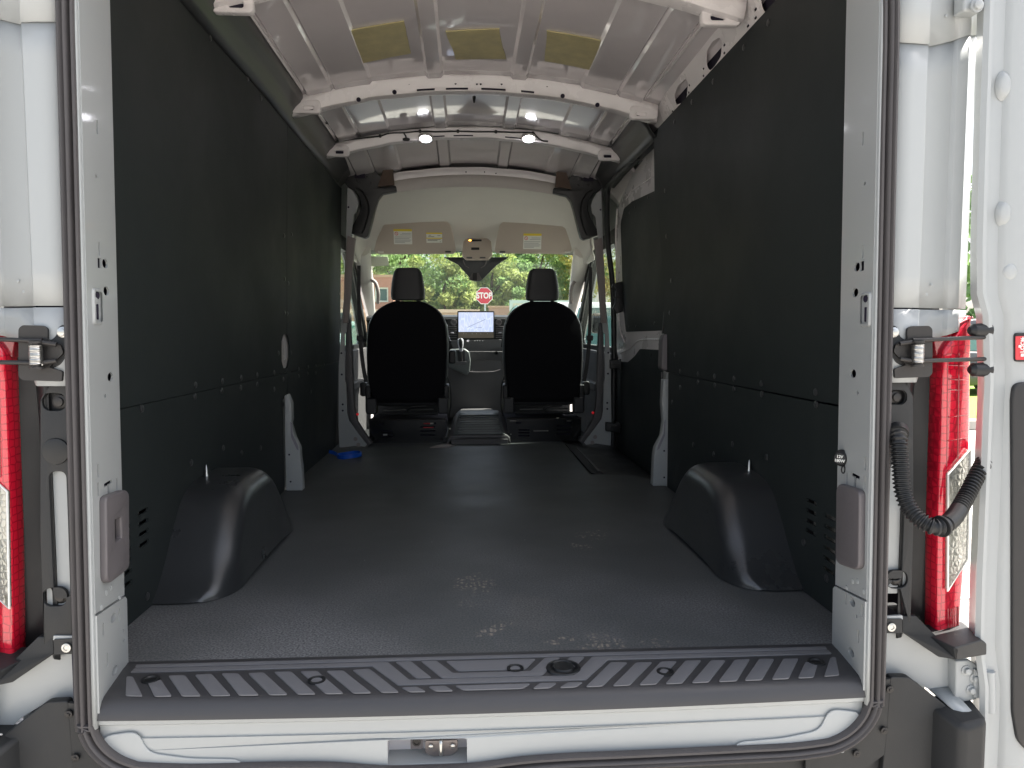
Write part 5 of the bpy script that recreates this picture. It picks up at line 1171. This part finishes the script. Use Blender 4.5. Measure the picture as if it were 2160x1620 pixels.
for s in (-1, 1):
    def q(pts, y):
        r_ = XZ(y, pts); return r_ if s > 0 else [(-a, b) for a, b in r_][::-1]
    TL = empty('tail_light', (s*.98, .03, .05), V); TL['label'] = 'red tail light, right' if s > 0 else 'red tail light, left'
    yl = -.012
    bow_ = lambda y: (lambda u, v, w_: (u, y+w_+.9*max(0, abs(u)-.985)**1.0*.6, v))
    plate('red_lens', roundpoly(q([(1990, 742), (2003, 722), (2060, 662), (2061, 760), (2062, 940), (2051, 1190), (2040, 1300), (2038, 1338), (1976, 1340), (1979, 1100)], yl), .008), .05, bow_(yl+.025), lensred, TL, bev=.008, ang=50)
    CLP = [(1998, 1000), (2058, 950), (2054, 1185), (1997, 1246)] if s > 0 else [(1984, 1012), (2058, 950), (2054, 1185), (1981, 1240)]
    plate('clear_lens', roundpoly(q(CLP, yl-.003), .004), .01, bow_(yl-.001), lensclear, TL, bev=.002)
    tube('lens_rim', [Vector((a, yl-.006+.54*max(0, abs(a)-.985), b)) for a, b in q(CLP, yl-.003)], .0022, whitep, TL, closed=True, seg=6)
    plate('dark_lens', roundpoly(q([(1968, 708), (1990, 700), (2035, 676), (2056, 666), (2010, 712), (1994, 730), (1984, 745), (1975, 752)], yl+.012), .004), .05, fy(yl+.038), lensdark, TL, bev=.004)
    for k in range(6):
        a = q([(2003+6*k, 1326), (2003+6*k, 1285)], yl-.004); tube('lens_rib', [Vector((a[0][0], yl+.0005+.5*max(0, abs(a[0][0])-.985), a[0][1])), Vector((a[1][0], yl+.0005+.5*max(0, abs(a[0][0])-.985), a[1][1]))], .0009, lensdark, TL, seg=5)
    for (u0, v0, u1, v1) in ((2001, 770, 2050, 772), (2001, 800, 2052, 802), (2001, 822, 2055, 824), (2003, 880, 2055, 876), (2001, 930, 2055, 925), (2001, 760, 2000, 985), (2025, 745, 2024, 970)):
        a = q([(u0, v0), (u1, v1)], yl-.003); tube('lens_rib', [Vector((a[0][0], yl+.0, a[0][1])), Vector((a[1][0], yl+.002+.5*max(0, abs(a[1][0])-.985), a[1][1]))], .0013, lensdark, TL, seg=5)
    # recessed black housing: swept channel
    rows = []
    for py in np.linspace(700, 1345, 14):
        z = at(1900, py, y=-.02).z; k = max(0, math.sin(math.pi*(py-700)/645))
        xa = .858; c_ = .895+.012*k
        rows.append([(s*xa, -.022, z), (s*(xa+.012), -.018, z), (s*(c_), .012+.02*k, z), (s*(.915), .030+.02*k, z), (s*.945, .034, z), (s*.96, .03, z)])
    grid('lamp_housing', rows, blk, V, ang=50, solid=.003)
    # trim strip with bolt pockets
    strip = q([(1876, 745), (1905, 800), (1925, 835), (1926, 1100), (1920, 1322), (1868, 1326)], -.03)
    hs = []
    for (px, py, w_, h_) in ((1896, 838, .020, .017), (1896, 1222, .020, .018)):
        c = q([(px, py)], -.03)[0]; hs.append(rr(c[0]-w_-.006, c[1]-h_, c[0]+w_-.002, c[1]+h_, .015)[::-1])
    c = q([(1890, 1095)], -.03)[0]; hs.append(rr(c[0]-.016, c[1]-.13, c[0]+.016, c[1]+.12, .012)[::-1])
    st_ = plate('lamp_trim_strip', strip, .008, fy(-.028), blk2, V, holes=hs, bev=.0015)
    for (px, py) in ((1890, 838), (1889, 1222)):
        c = q([(px, py)], -.02)[0]; lathe('bolt_head', (c[0], -.016, c[1]), (0, -1, 0), [(-.002, .015), (.004, .014), (.005, .009), (.009, .0085), (.010, .004)], steeld, st_, seg=14)
        box('pocket_back', c[0]-.03, c[0]+.03, -.015, -.013, c[1]-.03, c[1]+.03, blk, st_)
    c = q([(1890, 1095)], -.02)[0]; box('body_behind', c[0]-.03, c[0]+.03, -.020, -.018, c[1]-.16, c[1]+.14, paint, st_)
    c = q([(1896, 935)], -.03)[0]; lathe('rubber_grommet', (c[0], -.032, c[1]), (0, -1, 0), [(0, .026), (.003, .025), (.005, .018), (.005, 0)], blk, V, seg=22)
    # white pocket behind the bumper and ledge
    wpn = [(1860, 1332), (1903, 1332), (1978, 1384), (2020, 1390), (2020, 1482), (1995, 1488), (1961, 1455), (1918, 1430), (1860, 1428)]
    plate('corner_pocket', q(wpn, -.01), .01, fy(-.005), paint, V); 
    a = q([(1961, 1455), (2003, 1449), (2018, 1480), (1995, 1488)], -.012); mesh('pocket_floor', [(a[i][0], (-.012, -.012, -.075, -.075)[i], a[i][1]) for i in range(4)], [(0, 1, 2, 3)], paint, V, solid=.003)
    tab = q([(1868, 1300), (1903, 1298), (1904, 1306), (1868, 1307)], -.035); plate('white_tab', tab, .006, fy(-.033), paint, V)
    fl = q([(1868, 1306), (1903, 1306), (1903, 1335), (1868, 1336)], -.04); fb = plate('ledge_foot', fl, .008, fy(-.036), blk2, V)
    c = q([(1882, 1324)], -.045)[0]; lathe('bolt_head', (c[0], -.041, c[1]), (0, -1, 0), [(0, .009), (.003, .009), (.004, .005), (.002, .004), (.002, 0)], steel, fb, seg=14)
    # ledge under the lamp: a block with sloping inner edge that juts rearwards
    P_ = lambda px, py, y: (lambda v: (v.x if s > 0 else -v.x, v.y, v.z))(at(px, py, y=y))
    v = [P_(1903, 1300, -.032), P_(1932, 1299, -.03), P_(1978, 1345, -.035), P_(2015, 1365, -.085), P_(2018, 1392, -.088), P_(1980, 1386, -.04), P_(1903, 1334, -.034)]
    rear = [(a_, .05, c_) for a_, b_, c_ in v]
    vs = v+[(a_+s*.0, .05, c_) for a_, b_, c_ in v]
    nV = len(v); fs = [tuple(range(nV)), tuple(range(nV, 2*nV))]+[(i, (i+1) % nV, nV+(i+1) % nV, nV+i) for i in range(nV)]
    lg = mesh('lamp_ledge', vs, fs, blk2, V, bevel=.006)
    v = [P_(2014, 1366, -.086), P_(2070, 1350, -.070), P_(2082, 1358, -.062), P_(2082, 1382, -.062), P_(2018, 1393, -.088)]
    x0_ = s*.935
    vs = v+[(s*.905, .02, v[0][2]+.004), (s*1.03, .02, v[1][2]+.004), (s*1.035, .02, v[1][2]), (s*1.035, .02, v[3][2]), (s*.905, .02, v[4][2])]
    fs = [(0, 1, 2, 3, 4), (5, 6, 7, 8, 9)]+[(i, (i+1) % 5, 5+(i+1) % 5, 5+i) for i in range(5)]
    mesh('ledge_nose', vs, fs, blk2, V, bevel=.006)
    # bumper corner
    prof = [(1970, 1494), (1985, 1490), (2040, 1482), (2068, 1486), (2088, 1512), (2092, 1530), (2090, 1640), (2088, 1760), (1985, 1760), (1985, 1560)]
    face = q([(1878, 1428), (1918, 1428), (1985, 1480), (2000, 1492), (2000, 1760), (1860, 1760), (1860, 1640), (1868, 1560)], -.045)
    bm_ = plate('rear_bumper', roundpoly(face, .008), .02, fy(-.035), blk2, V, bev=.003)
    v = [P_(1972, 1492, -.05), P_(2031, 1537, -.10), P_(2086, 1516, -.10), P_(2064, 1484, -.05)]
    lowz = -.55
    vs = [v[0], v[1], v[2], v[3], (v[0][0], v[0][1], lowz), (v[1][0], v[1][1], lowz), (v[2][0], v[2][1], lowz), (v[3][0], v[3][1], lowz)]
    xo1 = s*1.035
    vs = [(v[0][0]-s*.0, -.045, v[0][2]), v[1], v[2], (xo1, .0, v[3][2]+.002), (v[0][0], .0, v[0][2]+.004), (v[0][0], -.045, lowz), (v[1][0], v[1][1], lowz), (v[2][0], v[2][1], lowz), (xo1, .0, lowz), (v[0][0], .0, lowz)]
    fs = [(0, 1, 2, 3, 4), (5, 6, 7, 8, 9), (0, 1, 6, 5), (1, 2, 7, 6), (2, 3, 8, 7), (3, 4, 9, 8), (4, 0, 5, 9)]
    mesh('bumper_corner', vs, fs, blk2, V, bevel=.014, seg=3)
    # flange strip under the seal with studs
    for (px, py) in ((1878, 1455), (1866, 1542), (1808, 1591)):
        c = q([(px, py)], -.05)[0]; lathe('trim_stud', (c[0], -.047, c[1]), (0, -1, 0), [(0, .008), (.003, .0075), (.004, .004), (.006, .003)], steeld, bm_, seg=12)
    fr = [(1840, 1440), (1890, 1430), (1885, 1520), (1870, 1590), (1820, 1625), (1700, 1640), (1700, 1560), (1800, 1550)]
    plate('bumper_flange', roundpoly(q(fr, -.045), .01), .008, fy(-.040), blk2, V)
    # door hinge, lower, white
    hp_ = q([(2013, 1392), (2042, 1390), (2058, 1400), (2062, 1440), (2058, 1474), (2022, 1480), (2012, 1478)], -.03)
    hh_ = plate('lower_hinge', roundpoly(hp_, .005), .03, fy(-.02), paint, V, bev=.004)
    for (px, py) in ((2041, 1416), (2059, 1432), (2051, 1457)):
        c = q([(px, py)], -.04)[0]; lathe('hinge_bolt', (c[0], -.034, c[1]), (0, -1, 0), [(0, .011), (.003, .011), (.004, .007), (.010, .0065), (.011, .003)], paint, hh_, seg=12)
    a = [P_(2050, 1405, -.03), P_(2098, 1440, -.04), P_(2100, 1475, -.04), P_(2050, 1468, -.03)]
    mesh('hinge_arm', a, [(0, 1, 2, 3)], paint, hh_, solid=.02, bevel=.003)
    tube('hinge_pin', [P_(2086, 1415, -.045), P_(2087, 1500, -.045)], .012, paint, hh_, seg=10)
    # door check with spring and two rods
    dc = plate('door_check', roundpoly(q([(1914, 694), (1922, 688), (1960, 687), (1967, 694), (1967, 788), (1960, 795), (1888, 798), (1887, 778), (1912, 770), (1885, 742), (1890, 726), (1914, 716)], -.055), .004), .006, fy(-.052), steeld, V)
    br_ = q([(1872, 690), (1888, 685), (1897, 695), (1897, 706), (1905, 715), (1925, 720), (1912, 775), (1890, 765), (1878, 745)], -.05)
    plate('check_bracket', roundpoly(br_, .006, 2), .008, fy(-.045), blk2, dc, bev=.001)
    c = q([(1888, 701)], -.055)[0]; lathe('bolt_head', (c[0], -.050, c[1]), (0, -1, 0), [(0, .0105), (.002, .0105), (.003, .007), (.008, .0068), (.009, .003)], steel, dc, seg=10)
    sx0 = q([(1936, 748)], -.07)[0][0]; z1_, z0_ = q([(1936, 727)], -.07)[0][1], q([(1936, 765)], -.07)[0][1]
    sp_ = []
    for i in range(13*10+1):
        t = i/130; a = 2*math.pi*13*t; sp_.append((sx0+.0105*math.cos(a), -.070+.0105*math.sin(a), z0_+(z1_-z0_)*t))
    tube('coil_spring', sp_, .0014, steel, dc, seg=6)
    lathe('spring_core', (sx0, -.070, z0_-.008), (0, 0, 1), [(0, .012), (.004, .012), (.004, .007), (z1_-z0_+.012, .007), (z1_-z0_+.012, .012), (z1_-z0_+.016, .012)], steeld, dc, seg=16)
    for (pa, pb) in (((1950, 717), (2085, 711)), ((1950, 761), (2085, 757))):
        a_ = Vector(P_(*pa, -.066)); b_ = Vector(P_(*pb, -.05)); tube('check_rod', [Vector((sx0-s*.01, -.066, a_.z)), a_, b_], .0042, steeld, dc, seg=8)
    for (pa, pb) in (((1898, 725), (1925, 721)), ((1898, 757), (1925, 761))):
        a_ = Vector(P_(*pa, -.064)); b_ = Vector(P_(*pb, -.066)); tube('check_pin', [a_, b_], .0045, steeld, dc, seg=8)

# --- rear doors swung open
def rear_door(s):
    root = empty('rear_door', (s*1.05, -.02, -.2), V); root['label'] = 'white rear door swung wide open, right' if s > 0 else 'white rear door swung wide open, left'
    def P_(px, y=-.045): return at(px, 700, y=y).x
    edge = [(1.72, 2040), (1.40, 2041), (1.1, 2044), (.90, 2047), (.80, 2052), (.755, 2066), (.62, 2076), (.2, 2077), (.06, 2080), (-.02, 2094), (-.10, 2097), (-.30, 2097)]
    rows = []
    dd = [(.016, .035), (.010, .012), (.001, -.006), (.008, -.014), (.016, -.013), (.021, -.003), (.026, .0), (.050, .0), (.056, -.006), (.062, -.009), (.10, -.009), (.40, -.009), (.74, -.009), (.78, .0), (.78, .035)]
    for z, px in edge:
        x0 = P_(px, -.045)
        rows.append([(s*(x0+a), -.045+b, z) for a, b in dd])
    sh = grid('door_shell', rows, paint, root, closed=True, caps=True, ang=35)
    # embossed lumps on the inner pressing
    for (px, py, a_, b_) in ((2118, 180, .014, .026), (2118, 450, .014, .024), (2129, 573, .016, .019)):
        c = at(px, py, y=-.05); 
        rws = [[(s*(c.x+a_*k*math.cos(t)), -.046-h, c.z+b_*k*math.sin(t)) for t in [2*math.pi*i/20 for i in range(20)]] for k, h in ((1.15, .0), (1.0, .003), (.85, .008), (.6, .010), (.1, .010))]
        grid('emboss', rws, paint, root, closed=True, caps=True, ang=70)
    def pl(pts, y, th, mt, nm, bev=.004, r=.02):
        q_ = XZ(y, pts); q_ = q_ if s > 0 else [(-a, b) for a, b in q_][::-1]
        return plate(nm, roundpoly(q_, r), th, fy(y), mt, root, bev=bev, ang=50)
    pl([(2132, 840), (2136, 812), (2150, 806), (2700, 806), (2700, 1590), (2165, 1584), (2143, 1560), (2133, 1500)], -.056, .012, mat('door_trim'+str(s), (.018, .018, .019), .5), 'door_trim', r=.012)
    pl([(2180, 60), (2700, 60), (2700, 620), (2185, 620)], -.056, .010, blk, 'window_panel')
    lk = pl([(2139, 706), (2143, 702), (2215, 702), (2215, 763), (2143, 763), (2139, 759)], -.056, .006, blk, 'lock_bezel', bev=.001, r=.004)
    pl([(2142, 709), (2212, 709), (2212, 759), (2142, 759)], -.0605, .002, redp, 'lock_panel', bev=.0003, r=.003)
    if s > 0:
        c = at(2157, 728, y=-.062); text('lettering', 'LOCK', .0115, whitep, root, lambda u, v, w_: (c.x-v, -.0622-w_, c.z+u), off=.0002)
        c2 = at(2150, 730, y=-.062); box('lock_icon', c2.x-.002, c2.x+.003, -.0632, -.062, c2.z-.003, c2.z+.002, whitep, root, bevel=0)
        c2 = at(2157, 712.5, y=-.062); box('lock_icon', c2.x-.001, c2.x+.001, -.0632, -.062, c2.z-.008, c2.z+.002, whitep, root, bevel=0)
        c2 = at(2156, 749, y=-.062); box('lock_icon', c2.x-.003, c2.x+.003, -.0632, -.062, c2.z-.003, c2.z+.003, whitep, root, bevel=0)
    # buffers next to the check rods
    for py in (697, 780):
        c = at(2060, py, y=-.05); lathe('door_buffer', (s*c.x, -.045, c.z), (s, 0, 0), [(-.012, .007), (-.004, .014), (.02, .015), (.03, .015)], blk, root, seg=16)
rear_door(1); rear_door(-1)

# --- corrugated conduit
cp = [at(1893, 905, y=-.050), at(1896, 930, y=-.075), at(1899, 985, y=-.085), at(1905, 1040, y=-.095), at(1922, 1078, y=-.11), at(1950, 1103, y=-.13), at(1978, 1112, y=-.14), at(2008, 1095, y=-.115), at(2034, 1055, y=-.075), at(2056, 1012, y=-.052), at(2073, 980, y=-.034), at(2092, 945, y=-.002)]
pth = smoothpath(cp, 40); L = [0]
for i in range(1, len(pth)): L.append(L[-1]+(pth[i]-pth[i-1]).length)
# resample evenly: 4 samples per corrugation
tot = L[-1]; pitch_ = .0078; n = int(tot/pitch_)*4; rs = []; j = 0
for i in range(n+1):
    d = tot*i/n
    while j < len(L)-2 and L[j+1] < d: j += 1
    k = (d-L[j])/max(1e-9, L[j+1]-L[j]); rs.append(pth[j].lerp(pth[j+1], k))
cd_ = tube('corrugated_conduit', rs, .014, blk, V, seg=18, rf=lambda i: .0165 if i % 4 in (0, 1) else .0125)
i0, i1 = int(n*.50), int(n*.64)
tube('conduit_sleeve', rs[i0:i1:4], .0168, blk, cd_, seg=16)
tube('conduit_boot', rs[:12:3], .020, blk, cd_, seg=16)
cc_ = rs[int(n*.47)]; tg = (rs[int(n*.47)+3]-rs[int(n*.47)-3]).normalized()
lathe('conduit_clip', cc_-tg*.004, tg, [(0, .0175), (0, .021), (.006, .021), (.006, .0175)], blk, cd_, seg=20)
